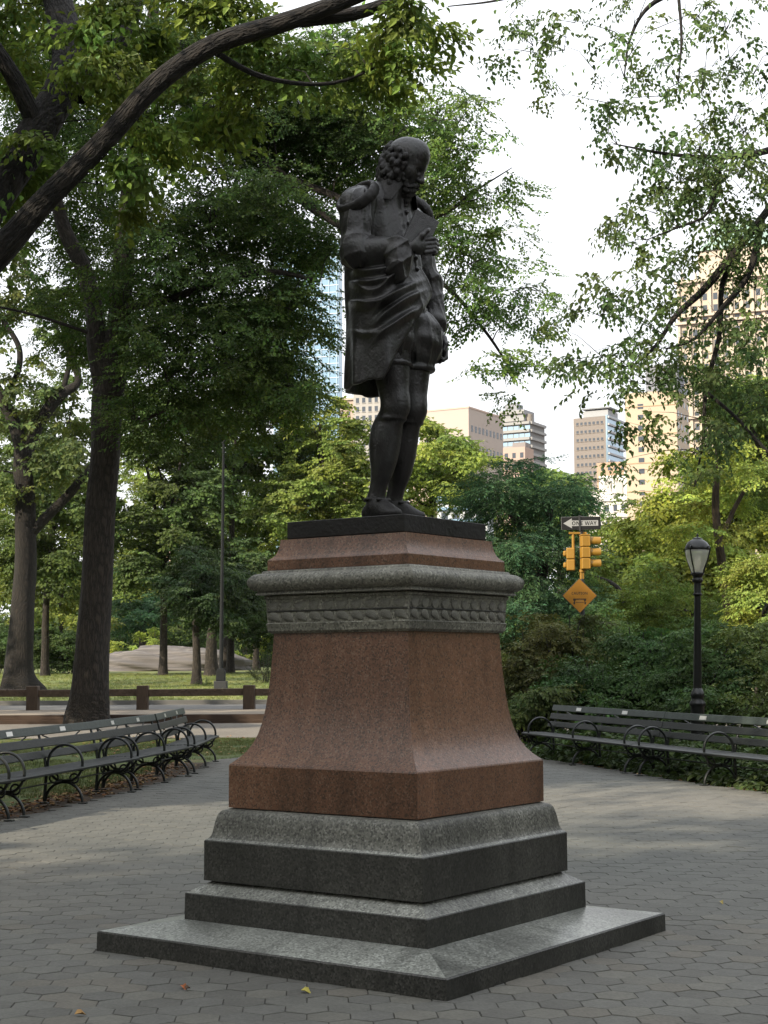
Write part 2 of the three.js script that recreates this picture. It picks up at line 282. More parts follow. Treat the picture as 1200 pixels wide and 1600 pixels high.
    d = smin(d, Math.max(Math.abs(Math.hypot(x / 0.19, (z - 0.08) / 0.175) - 1) * 0.18 - 0.012, Math.abs(y - 1.30) - 0.035), 0.02);      // skirt of the doublet
    d += 0.0035 * Math.sin(70 * Math.abs(x)) * smooth(0.05, 0.12, z) - 0.008 * Math.exp(-((x / 0.014) ** 2)) * smooth(0.08, 0.14, z);
    for (let i = 0; i < 9; i++) { const Y = 2.0 - i * 0.075, Z = Y > 1.8 ? 0.19 - (Y - 1.8) * 0.25 : 0.19 + 0.055 * Math.sin((1.8 - Y) * 4.5); if (Math.abs(y - Y) < 0.05) d = smin(d, ell(x, y, z, [0, Y, Z + 0.012], [0.014, 0.014, 0.014]), 0.006); }
    d = smin(d, sleeve(x, y, z, armR, 0.3), 0.022); d = smin(d, sleeve(x, y, z, armL, 2.1), 0.022);
    // cuffs
    const cuffR = ell(x, y, z, [-0.190, 1.580, 0.250], [0.086, 0.150, 0.086]) + 0.006 - 0.018 * rid(20 * x + 14 * y - 12 * z) - 0.012 * rid(16 * x - 28 * y + 9 * z);
    d = smin(d, cuffR, 0.02);
    d = smin(d, cap(x, y, z, [-0.19, 1.58, 0.265], [-0.165, 1.45, 0.25], 0.07, 0.025) + 0.008 - 0.02 * rid(26 * x + 22 * z), 0.03);
    return smin(d, ell(x, y, z, [0.355, 1.30, 0.10], [0.07, 0.085, 0.075]) + 0.007 * Math.sin(50 * y + 25 * x), 0.02);
  };
  mesh('doublet', nets(doublet, [-0.52, 1.2, -0.22], [0.56, 2.18, 0.42], 0.0075), bronze, statue);
  const wings = (s) => (x, y, z) => { let d = 9; { const c = [s * 0.262, 1.985, 0.0], n = [s * 0.72, 0.66, -0.05], px = x - c[0], py = y - c[1], pz = z - c[2], h = px * n[0] + py * n[1] + pz * n[2], q = Math.hypot(px - h * n[0], py - h * n[1], pz - h * n[2]); d = Math.max(0.17 - x * s, Math.hypot((q - 0.124) * 0.75, h * 0.5 - 0.004) - 0.018 + 0.0005 * Math.sin(14 * Math.atan2(pz, py * 1.2 - px * s))); } return d; };
  for (const s of [-1, 1]) mesh('shoulder_wing', nets(wings(s), [s < 0 ? -0.5 : 0.05, 1.8, -0.2], [s < 0 ? -0.05 : 0.5, 2.2, 0.2], 0.0065), bronzeDark, statue);
  const collar = (x, y, z) => {
    const ax = Math.abs(x), h = clamp((2.14 - y) / 0.15, 0, 1), zc = lerp(0.085, 0.06, h), r = lerp(0.110, 0.160, h), q = Math.hypot(x, (z - zc) * (z > zc ? 1.12 : 1.2)) - r, f = smooth(0.02, 0.12, z);
    let d = Math.max((Math.abs(q) - 0.007) * 0.8, 2.075 - 0.10 * smooth(-0.06, 0.15, z) * smooth(0.0, 0.09, ax) - y, y - 2.14 + 0.35 * Math.max(0, z - zc));
    return smax(d, f * (0.018 + Math.max(0, 2.13 - y) * 0.7 - ax) + (1 - f) * -0.1, 0.01);
  };
  mesh('collar', nets(collar, [-0.28, 1.9, -0.22], [0.28, 2.22, 0.34], 0.006), bronzeDark, statue);
  // trunk hose: two full, paned breeches
  const hose = (x, y, z) => {
    let d = 9;
    for (const s of [-1, 1]) { const c = [s * 0.110, 1.13, s > 0 ? 0.145 : 0.105], a = Math.atan2(x - c[0], z - c[2]), k = Math.hypot(x - c[0], z - c[2]); d = smin(d, ell(x, y, z, c, [0.162, 0.205, 0.172]) + (0.004 - 0.014 * rid(a * 5.5 + 1.5 * y)) * smooth(0.05, 0.14, k) + 0.004 * Math.sin(y * 50 + a * 3), 0.03); }
    d = smin(d, ell(x, y, z, [0, 1.24, 0.10], [0.19, 0.10, 0.17]), 0.05);
    for (const s of [-1, 1]) { const c = [s * 0.108, 0.955, s > 0 ? 0.135 : 0.125]; d = smin(d, Math.hypot(Math.hypot(x - c[0], z - c[2]) - 0.112, y - c[1]) - 0.02, 0.02); }
    return d;
  };
  mesh('trunk_hose', nets(hose, [-0.36, 0.88, -0.16], [0.36, 1.42, 0.42], 0.0075), bronze, statue);
  // cloak: from the shoulders down the back, gathered over the bent arm and cut off along a slanting hem
  const ridges = [[1.515, 1.2, 0.026], [1.440, 1.7, 0.034], [1.300, 2.6, 0.040], [1.385, 5, 0.014], [1.12, 2.6, 0.010]];
  const cloak = (x, y, z) => {
    const dx = x * ct + z * st, dep = -x * st + z * ct, t = clamp((1.66 - y) / 0.84, 0, 1), cx = -0.045, cz = 0.02;
    const a = Math.atan2(x - cx, z - cz), rd = lerp(0.225, 0.252, t), rp = dep > 0 ? lerp(0.30, 0.375, smooth(0, 0.45, t)) : lerp(0.22, 0.27, t), u = dx + 0.005;
    let k = Math.hypot(u / rd, (dep + 0.02) / rp), body = (k - 1) * rd;
    const front = smooth(-0.12, 0.12, dep);
    // hanging folds
    body -= 0.010 * Math.sin(a * 8 + 2.2 * y) * smooth(1.35, 0.9, y) + 0.006 * Math.sin(a * 15 + 1) * smooth(1.2, 0.85, y) * (1 - 0.5 * front) + 0.014 * Math.sin(a * 6 - 1) * (1 - front);
    // swags hung from the arm
    for (const [y0, c, h] of ridges) { const g = y - y0 - c * (dx + 0.085) ** 2; body -= front * h * Math.exp(-((g / (g > 0 ? 0.012 : 0.03)) ** 2)) * smooth(0.20, 0.10, Math.abs(dx + 0.06)); }
    // slanting folds towards the other hip
    for (const [o, h] of [[0.03, 0.02], [0.11, 0.03], [0.17, 0.022]]) { const g = (y - 1.0) * 0.80 - (dx + 0.17) * 0.62 - o + 0.03; body -= front * h * Math.exp(-((g / 0.02) ** 2)) * smooth(-0.12, 0.02, dx); }
    let d = smax(body, y - 1.63, 0.06);
    d = smin(d, cap(x, y, z, armR[1], armR[2], 0.098, 0.078), 0.05);
    // over the shoulders and down the back
    let back = smin(ell(x, y, z, [0.03, 1.55, -0.12], [0.235, 0.52, 0.11]), chain(x, y, z, [[-0.25, 1.99, -0.075], [0, 2.03, -0.085], [0.29, 1.985, -0.085]], [0.055, 0.075, 0.055], 0.04), 0.06);
    back += 0.012 * Math.sin(x * 42 + 0.6 * Math.sin(y * 7));
    d = smin(d, back, 0.05);
    // strip that falls from the arm in front of the body to the other hip
    const strip = smax(smax(ell(x, y, z, [0.03, 1.32, 0.10], [0.215, 0.33, 0.195]), -(x + 0.20), 0.02), x - 0.165 + 0.22 * (1.5 - y), 0.02) - 0.016 * rid(19 * (x * 0.9 + 0.42 * (y - 1.3))) + 0.006;
    d = smin(d, strip, 0.03);
    // hollow below, cut along the hem
    const inner = smax((Math.hypot(u / (rd - 0.028), (dep + 0.02) / (rp - 0.028)) - 1) * 0.2, y - 1.22, 0.02);
    d = smax(d, -inner, 0.012);
    d = smax(d, 0.825 + 0.045 * Math.max(0, dx + 0.2) + 0.004 * Math.sin(a * 9) - y, 0.012);
    return smax(d, (dx - 0.0 - (y - 0.86) * 0.52) * 0.85, 0.02);
  };
  mesh('cloak', nets(cloak, [-0.42, 0.76, -0.34], [0.44, 2.16, 0.44], 0.0075), bronze, statue);
  // shoes
  for (const s of [1, -1]) {
    const a = s > 0 ? [0.095, -0.03, 0.0] : [-0.11, 0.0, -0.26], c = Math.cos(a[2]), n = Math.sin(a[2]);
    const shoe = (X, y, Z) => {
      const px = X - a[0], pz = Z - a[1], x = px * c - pz * n, z = px * n + pz * c, ax = Math.abs(x);
      let d = smin(cap(x, y, z, [0, 0.055, -0.045], [0, 0.045, 0.12], 0.062, 0.056), ell(x, y, z, [0, 0.038, 0.15], [0.062, 0.042, 0.095]), 0.04);
      d = smin(d, cap(x, y, z, [0, 0.10, 0.015], [0, 0.075, 0.09], 0.058, 0.045), 0.04);
      d = smin(d, Math.hypot(Math.hypot(x, z + 0.012) - 0.056, y - 0.135) - 0.012, 0.012);
      d = smin(d, smin(ell(ax, y, z, [0.026, 0.128, 0.085], [0.028, 0.014, 0.018]), ell(x, y, z, [0, 0.128, 0.09], [0.012, 0.014, 0.014]), 0.004), 0.006);
      d = smin(d, Math.max(Math.abs(y - 0.010) - 0.010, ell(x, 0, z, [0, 0, 0.06], [0.068, 1, 0.185])), 0.008);
      return Math.max(d, -y);
    };
    mesh('shoe', nets(shoe, [-0.28, -0.012, -0.2], [0.28, 0.2, 0.32], 0.0055), bronzeDark, statue);
  }
  // book
  const b = new THREE.Group(); b.name = 'book'; statue.add(b);
  b.scale.setScalar(0.88); b.position.set(-0.065, 1.755, 0.325); b.rotation.set(-0.15, -0.55, -0.46, 'YXZ');
  mesh('cover', [rbox(0.180, 0.270, 0.010, 0.004, 0, 0, 0.022), rbox(0.180, 0.270, 0.010, 0.004, 0, 0, -0.022), rbox(0.014, 0.270, 0.044, 0.005, -0.082, 0, 0)], bronze, b);
  mesh('pages', box(0.166, 0.256, 0.034), bronzeDark, b);
  // plinth cast with the figure: square to the pedestal, not to the figure
  const pg = rbox(0.876, 0.104, 0.876, 0.006, 0, -0.053, 0); for (let i = 0, p = pg.attributes.position, u = pg.attributes.uv; i < p.count; i++) u.setXY(i, (p.getX(i) + p.getZ(i)) * 1.3, (p.getY(i) + p.getX(i) * 0.2) * 1.3);
  const pl = mesh('plinth', pg, bronzeDark, statue);
  pl.rotation.y = THREE.MathUtils.degToRad(-35.81) - STATUE.turn;
}
// ---------- pedestal ----------
const PY = THREE.MathUtils.degToRad(-35.81);
const greyTex = granite([[0.215, 0.215, 0.195, 5], [0.165, 0.165, 0.15, 5], [0.10, 0.10, 0.092, 3], [0.30, 0.30, 0.28, 1.5]], 5, 101, 0.75);
const redTex = granite([[0.30, 0.150, 0.096, 6], [0.24, 0.120, 0.078, 4], [0.13, 0.075, 0.055, 2.2], [0.37, 0.225, 0.165, 1.6]], 4, 102, 0.6);
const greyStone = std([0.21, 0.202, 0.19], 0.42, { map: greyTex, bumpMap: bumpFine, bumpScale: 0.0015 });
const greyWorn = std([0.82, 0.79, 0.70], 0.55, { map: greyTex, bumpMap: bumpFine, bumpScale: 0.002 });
const redStone = std([0.49, 0.485, 0.44], 0.36, { map: redTex, bumpMap: bumpFine, bumpScale: 0.0006 });
// a square block with the given profile of [half width, height] points, four mitred faces
function profileBlock(prof, hard = 0.5) {
  const pos = [], nor = [], uv = [], idx = [], n = prof.length;
  const N = []; for (let i = 0; i + 1 < n; i++) { const dx = prof[i + 1][0] - prof[i][0], dy = prof[i + 1][1] - prof[i][1], l = Math.hypot(dx, dy) || 1; N.push([dy / l, -dx / l]); }
  for (let s = 0; s < 4; s++) {
    const c = Math.round(Math.cos(s * Math.PI / 2)), q = Math.round(Math.sin(s * Math.PI / 2)); let run = 0;
    for (let i = 0; i + 1 < n; i++) {
      const A = prof[i], B = prof[i + 1], L = Math.hypot(B[0] - A[0], B[1] - A[1]);
      const soft = (j, k) => N[j] && N[k] && N[j][0] * N[k][0] + N[j][1] * N[k][1] > hard ? [N[j][0] + N[k][0], N[j][1] + N[k][1]] : N[j];
      const na = soft(i, i - 1) ?? N[i], nb = soft(i, i + 1) ?? N[i], base = pos.length / 3;
      for (const [P, nn, r] of [[A, na, run], [B, nb, run + L]]) { const l = Math.hypot(...nn); for (const e of [-1, 1]) { const x = e * P[0], z = P[0]; pos.push(x * c + z * q, P[1], -x * q + z * c); nor.push(nn[0] / l * q, nn[1] / l, nn[0] / l * c); uv.push(x + s * 0.37, r + s * 0.53); } }
      idx.push(base, base + 1, base + 3, base, base + 3, base + 2); run += L;
    }
  }
  for (const [k, ny] of [[0, -1], [n - 1, 1]]) { const [w, y] = prof[k]; if (w < 0.01) continue; const b = pos.length / 3; for (const [x, z] of [[-w, -w], [w, -w], [w, w], [-w, w]]) { pos.push(x, y, z); nor.push(0, ny, 0); uv.push(x, z); } if (ny > 0) idx.push(b, b + 2, b + 1, b, b + 3, b + 2); else idx.push(b, b + 1, b + 2, b, b + 2, b + 3); }
  const g = new THREE.BufferGeometry(); g.setAttribute('position', new THREE.Float32BufferAttribute(pos, 3)); g.setAttribute('normal', new THREE.Float32BufferAttribute(nor, 3)); g.setAttribute('uv', new THREE.Float32BufferAttribute(uv, 2)); g.setIndex(idx); return g;
}
const arcPts = (cx, cy, rx, ry, a0, a1, n) => Array.from({ length: n + 1 }, (_, i) => { const a = lerp(a0, a1, i / n); return [cx + rx * Math.cos(a), cy + ry * Math.sin(a)]; });
const pedestal = thing('stone_pedestal', 'tall pedestal of red and grey granite on a broad grey slab, under the statue', 'pedestal', [0.02, 0, -9.51], PY);
const mouldStone = std([0.56, 0.545, 0.50], 0.55, { map: greyTex, bumpMap: bumpFine, bumpScale: 0.002 }), paleStone = std([0.86, 0.86, 0.82], 0.42, { map: greyTex, bumpMap: bumpFine, bumpScale: 0.0015 }), slabTop = std([1.02, 1.04, 1.01], 0.32, { map: greyTex, bumpMap: bumpFine, bumpScale: 0.0012 });  // same granite: tops lightened for light from above and weathering, uprights kept darker
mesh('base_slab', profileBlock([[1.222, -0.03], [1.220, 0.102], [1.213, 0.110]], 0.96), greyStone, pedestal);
mesh('slab_top', profileBlock([[1.2125, 0.1095], [0.8, 0.172]], 0.96), slabTop, pedestal);  // slab top lightened for the sky light falling on it
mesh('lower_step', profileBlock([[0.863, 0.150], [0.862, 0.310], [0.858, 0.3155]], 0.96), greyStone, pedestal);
mesh('lit_weathered_top', profileBlock([[0.8575, 0.3152], [0.70, 0.408]], 0.96), paleStone, pedestal);  // paler slope: weathering plus overhead light put into the colour
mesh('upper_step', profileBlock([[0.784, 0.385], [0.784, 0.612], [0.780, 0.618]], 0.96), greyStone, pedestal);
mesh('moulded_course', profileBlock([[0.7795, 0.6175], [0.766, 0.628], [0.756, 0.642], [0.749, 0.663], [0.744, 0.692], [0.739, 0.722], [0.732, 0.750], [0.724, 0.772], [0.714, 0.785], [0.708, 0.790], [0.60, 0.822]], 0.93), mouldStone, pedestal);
mesh('lit_weathered_ledge', profileBlock([[0.7802, 0.6182], [0.765, 0.6305]], 0.96), paleStone, pedestal);  // ledge lightened likewise, for light from above as well as weathering
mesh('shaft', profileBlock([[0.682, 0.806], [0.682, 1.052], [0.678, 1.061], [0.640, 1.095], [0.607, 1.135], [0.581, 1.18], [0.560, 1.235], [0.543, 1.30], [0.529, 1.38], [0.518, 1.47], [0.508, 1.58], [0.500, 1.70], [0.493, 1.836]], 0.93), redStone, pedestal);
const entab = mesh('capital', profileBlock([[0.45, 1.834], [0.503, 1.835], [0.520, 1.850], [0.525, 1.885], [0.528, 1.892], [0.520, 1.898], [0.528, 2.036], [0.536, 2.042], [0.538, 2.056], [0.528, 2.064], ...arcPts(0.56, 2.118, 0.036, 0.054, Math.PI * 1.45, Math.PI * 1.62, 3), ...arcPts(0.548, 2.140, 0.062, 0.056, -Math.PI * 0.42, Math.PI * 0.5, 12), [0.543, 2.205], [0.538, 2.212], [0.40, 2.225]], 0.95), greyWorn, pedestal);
// laurel garland carved in the frieze: a stem with pairs of leaves
{
  const leaf = new THREE.SphereGeometry(1, 10, 6); leaf.scale(0.046, 0.027, 0.009);
  { const p = leaf.attributes.position; for (let i = 0; i < p.count; i++) { const x = p.getX(i) / 0.046; p.setY(i, p.getY(i) * (1 - 0.35 * x) + 0.012 * x * x); } leaf.computeVertexNormals(); }
  for (let s = 0; s < 4; s++) {
    const face = new THREE.Group(); face.name = 'garland'; entab.add(face); face.rotation.y = s * Math.PI / 2;
    mesh('stem', T(new THREE.CylinderGeometry(0.006, 0.006, 1.03, 6), 0, 1.967, 0.525, 0, 0, Math.PI / 2), greyStone, face);
    const n = 10;
    for (let i = 0; i < n; i++) for (const u of [-1, 1]) {
      const l = mesh('laurel_leaf', leaf, greyWorn, face); l.position.set((i - (n - 1) / 2) * 0.1035 + 0.006, 1.967 + u * 0.031, u > 0 ? 0.5255 : 0.5225); l.scale.set(1, u, 1); l.rotation.set(-0.04, 0.10, u * (0.42));
    }
  }
}
mesh('top_block', profileBlock([[0.521, 2.215], [0.521, 2.274], [0.517, 2.280], [0.500, 2.292], [0.486, 2.310], [0.476, 2.335], [0.469, 2.365], [0.465, 2.402], [0.40, 2.406]], 0.9), redStone, pedestal);

// ---------- ground ----------
const hill = (z) => { const d = -z, P = [[66.2, 0], [69, 0.16], [76, 0.45], [92, 0.85], [112, 1.12], [150, 1.36], [300, 1.7], [5000, 1.7]]; if (d <= P[0][0]) return 0; for (let i = 0; i + 1 < P.length; i++) if (d < P[i + 1][0]) return lerp(P[i][1], P[i + 1][1], (d - P[i][0]) / (P[i + 1][0] - P[i][0])); return 1.7; };
function sheet(poly, y, name, m, label) {   // a flat sheet over a polygon of [x, z]; uv in metres
  const g = new THREE.ShapeGeometry(new THREE.Shape(poly.map(([x, z]) => new THREE.Vector2(x, -z)))); g.rotateX(-Math.PI / 2); g.translate(0, y, 0);
  const o = mesh(name, g, m, scene, 'structure'); return o;
}
function terrain(x0, x1, z0, z1, nx, nz, dy, name, m) {
  const pos = [], uv = [], idx = [];
  for (let j = 0; j <= nz; j++) for (let i = 0; i <= nx; i++) { const x = lerp(x0, x1, i / nx), t = j / nz, z = lerp(z0, z1, t * t); pos.push(x, hill(z) + dy, z); uv.push(x, z); }
  for (let j = 0; j < nz; j++) for (let i = 0; i < nx; i++) { const a = j * (nx + 1) + i, b = a + nx + 1; idx.push(a, a + 1, b, b, a + 1, b + 1); }
  const g = new THREE.BufferGeometry(); g.setAttribute('position', new THREE.Float32BufferAttribute(pos, 3)); g.setAttribute('uv', new THREE.Float32BufferAttribute(uv, 2)); g.setIndex(idx); g.computeVertexNormals();
  return mesh(name, g, m, scene, 'structure');
}
const n4 = noiseField(512, 4, 4, 6, 41), n5 = noiseField(512, 9, 9, 5, 42), n6 = noiseField(512, 90, 90, 2, 43);
const soilTex = tex(512, (i) => mix3([0.045, 0.030, 0.020], [0.15, 0.105, 0.07], clamp(n4[i] * 0.8 + (n6[i] - 0.5) * 0.9, 0, 1)), true, 0.5);
const grassTex = tex(512, (i) => mix3(mix3([0.045, 0.075, 0.018], [0.11, 0.135, 0.035], n6[i]), [0.20, 0.155, 0.07], smooth(0.52, 0.7, n5[i]) * 0.6), true, 0.22);
const lawnTex = tex(512, (i) => mix3(mix3([0.075, 0.105, 0.024], [0.14, 0.165, 0.042], n6[i]), [0.20, 0.19, 0.055], smooth(0.45, 0.7, n5[i]) * 0.7), true, 0.06);
const tarTex = tex(512, (i) => { const s = 0.75 + 0.5 * n4[i] + 0.5 * (n6[i] - 0.5); return [0.075 * s, 0.072 * s, 0.067 * s]; }, true, 0.25);
const soil = std([1, 1, 1], 0.95, { map: soilTex, bumpMap: bumpFine, bumpScale: 0.02 }), turf = std([1, 1, 1], 0.95, { map: grassTex, bumpMap: bumpFine, bumpScale: 0.03 }), lawnM = std([1, 1, 1], 0.95, { map: lawnTex });
const tar = std([1.1, 1.1, 1.1], 0.85, { map: tarTex, bumpMap: bumpFine, bumpScale: 0.003 }), tarPath = std([1.9, 1.75, 1.55], 0.9, { map: tarTex, bumpMap: bumpFine, bumpScale: 0.004 });
terrain(-3000, 3000, 300, -5000, 8, 80, -0.6, 'ground', soil);
const edgeL = [[-7.5, 3], [-6.8, -5], [-5.4, -11], [-4.55, -14.6], [-4.12, -16.8], [-3.72, -18.66], [-3.43, -20.5], [-3.15, -22.5], [-3.0, -24.2], [-2.98, -27.2]], edgeR = [[2.45, -27.9], [3.05, -26.1], [3.6, -24.0], [3.85, -22.9], [4.45, -21.0], [5.1, -19.0], [6.2, -15.5], [7.4, -10], [8, 3]];
const plazaPoly = [...edgeL, [-2.4, -28.6], [1.9, -28.8], ...edgeR];
sheet([[-60, 4], ...edgeL, [-2.4, -28.5], [1.8, -28.7], [0.5, -36.2], [-60, -36.2]], -0.045, 'grass_verge', turf);
sheet([[70, 4], ...[...edgeR].reverse(), [1.8, -28.7], [0.5, -36.2], [70, -36.2]], -0.045, 'planting_bed', soil);
sheet([...edgeL.map(([x, z]) => [x + 0.05, z]), ...[...edgeL].reverse().map(([x, z]) => [x - 0.85, z + 0.1])], -0.035, 'bare_soil', soil);
const jointM = std([0.028, 0.025, 0.020], 0.95, { bumpMap: bumpFine, bumpScale: 0.004 });
const plaza = sheet(plazaPoly, -0.004, 'plaza', jointM);
sheet([[-60, -36.2], [-0.5, -36.2], [0.5, -36.2], [70, -36.2], [70, -45.2], [-60, -45.2]], -0.03, 'path', tarPath);
mesh('timber_kerb', box(130, 0.26, 0.30, 5, 0.09, -45.35), std([0.062, 0.038, 0.025], 0.9, { map: null, bumpMap: bumpFine, bumpScale: 0.02 }), scene, 'structure');
sheet([[-60, -45.5], [70, -45.5], [70, -54.9], [-60, -54.9]], 0.10, 'roadside', std([0.20, 0.165, 0.125], 0.95, { bumpMap: bumpFine, bumpScale: 0.01 }));
sheet([[-90, -54.9], [90, -54.9], [90, -66], [-90, -66]], -0.02, 'road', tar);
sheet([[-90, -56.9], [90, -56.9], [90, -57.15], [-90, -57.15]], -0.012, 'road_marking', std([0.62, 0.62, 0.6], 0.8));
mesh('kerb', box(180, 0.2, 0.22, 0, 0.07, -66.1), std([0.15, 0.145, 0.135], 0.9, { bumpMap: bumpFine, bumpScale: 0.02 }), scene, 'structure');
terrain(-160, 160, -66.2, -300, 30, 60, 0.02, 'lawn', lawnM);

// hexagonal paving blocks: the nearest are single pieces, the rest one field
{
  const pitch = 0.205, Rv = pitch / Math.sqrt(3), inside = (x, z, P) => { let c = false; for (let i = 0, j = P.length - 1; i < P.length; j = i++) if ((P[i][1] > z) !== (P[j][1] > z) && x < (P[j][0] - P[i][0]) * (z - P[i][1]) / (P[j][1] - P[i][1]) + P[i][0]) c = !c; return c; };
  const hex = (seed) => {
    const r = rng(seed), pos = [], idx = [], uv = [], ring = (rad, y, wob) => { for (let i = 0; i < 6; i++) { const a = i / 6 * Math.PI * 2 , q = rad * (1 + wob * (r() - 0.5)); pos.push(Math.sin(a) * q, y, Math.cos(a) * q); } };
    pos.push(0, 0.0005, 0); ring(Rv - 0.0055, 0, 0.03); ring(Rv - 0.0026, -0.003, 0.02); ring(Rv - 0.001, -0.03, 0);
    for (let i = 0; i < 6; i++) { const j = (i + 1) % 6; idx.push(0, 1 + i, 1 + j); for (const b of [1, 7]) idx.push(b + i, b + 6 + i, b + j, b + j, b + 6 + i, b + 6 + j); }
    const ou = r(), ov = r(); for (let i = 0; i < pos.length; i += 3) uv.push(pos[i] + ou, pos[i + 2] + ov);
    let g = new THREE.BufferGeometry(); g.setAttribute('position', new THREE.Float32BufferAttribute(pos, 3)); g.setAttribute('uv', new THREE.Float32BufferAttribute(uv, 2)); g.setIndex(idx); g = g.toNonIndexed(); g.computeVertexNormals(); return g;
  };
  const paverTex = tex(512, (i) => { const s = 0.72 + 0.36 * n4[i] + 0.40 * (n6[i] - 0.5) + 0.25 * (n5[i] - 0.5); return [0.104 * s, 0.101 * s, 0.088 * s]; }, true, 1);
  const paverM = (t) => std(t, 0.82, { map: paverTex, bumpMap: bumpFine, bumpScale: 0.0018 });
  const tones = [[1, 1, 0.99], [0.93, 0.93, 0.935], [1.09, 1.07, 1.02], [0.87, 0.86, 0.85], [1.06, 1.0, 0.93]].map(paverM), shapes = [1, 2, 3, 4].map(hex), r = rng(900), list = [];
  const fit = soft, ca = Math.cos(0.05), sa = Math.sin(0.05);
  for (let j = -60; j < 260; j++) for (let i = -70; i < 70; i++) {
    const u = (i + (j & 1) * 0.5) * pitch, w = -2 + -j * pitch * 0.866, x = u * ca + w * sa, z = -u * sa + w * ca;
    if (!inside(x, z, plazaPoly)) continue;
    const c = Math.cos(PY), s = Math.sin(PY), qx = x - 0.02, qz = z + 9.51; if (Math.max(Math.abs(qx * c - qz * s), Math.abs(qx * s + qz * c)) < 1.12) continue;
    const seen = Math.abs(x) < -z * 0.252 + 0.15 && z < -7.15;
    list.push({ x, z, seen, a: Math.floor(r() * 6) * Math.PI / 3 + 0.05, tx: (r() - 0.5) * 0.016, tz: (r() - 0.5) * 0.016, y: (r() - 0.5) * 0.004, k: Math.floor(r() * 4), t: r(), f: fit[(Math.floor(((z * 0.045) % 1 + 1) % 1 * 512) * 512 + Math.floor(((x * 0.045) % 1 + 1) % 1 * 512))] });
  }
  list.sort((a, b) => (a.seen === b.seen ? b.z - a.z : a.seen ? -1 : 1));
  const near = list.slice(0, 300), rest = list.slice(300);
  for (const p of near) { const m = mesh('paver', shapes[p.k], tones[Math.floor(p.t * 5)], plaza); m.position.set(p.x, p.y, p.z); m.rotation.set(p.tx, p.a, p.tz); }
  const far = new THREE.InstancedMesh(shapes[0], tones[0], rest.length), M = new THREE.Matrix4(), q = new THREE.Quaternion(), e = new THREE.Euler(), one = V(1, 1, 1), col = new THREE.Color();
  rest.forEach((p, i) => { far.setMatrixAt(i, M.compose(V(p.x, p.y, p.z), q.setFromEuler(e.set(p.tx, p.a, p.tz)), one)); const s = [1, 0.94, 1.06, 0.88, 1][Math.floor(p.t * 5)] * (0.76 + 0.48 * p.f); far.setColorAt(i, col.setRGB(s * (1 + 0.16 * (p.f - 0.5)), s, s * (1 - 0.10 * (p.f - 0.5)))); });
  far.name = 'paver_field'; far.userData.kind = 'stuff'; far.receiveShadow = true; plaza.add(far);
}
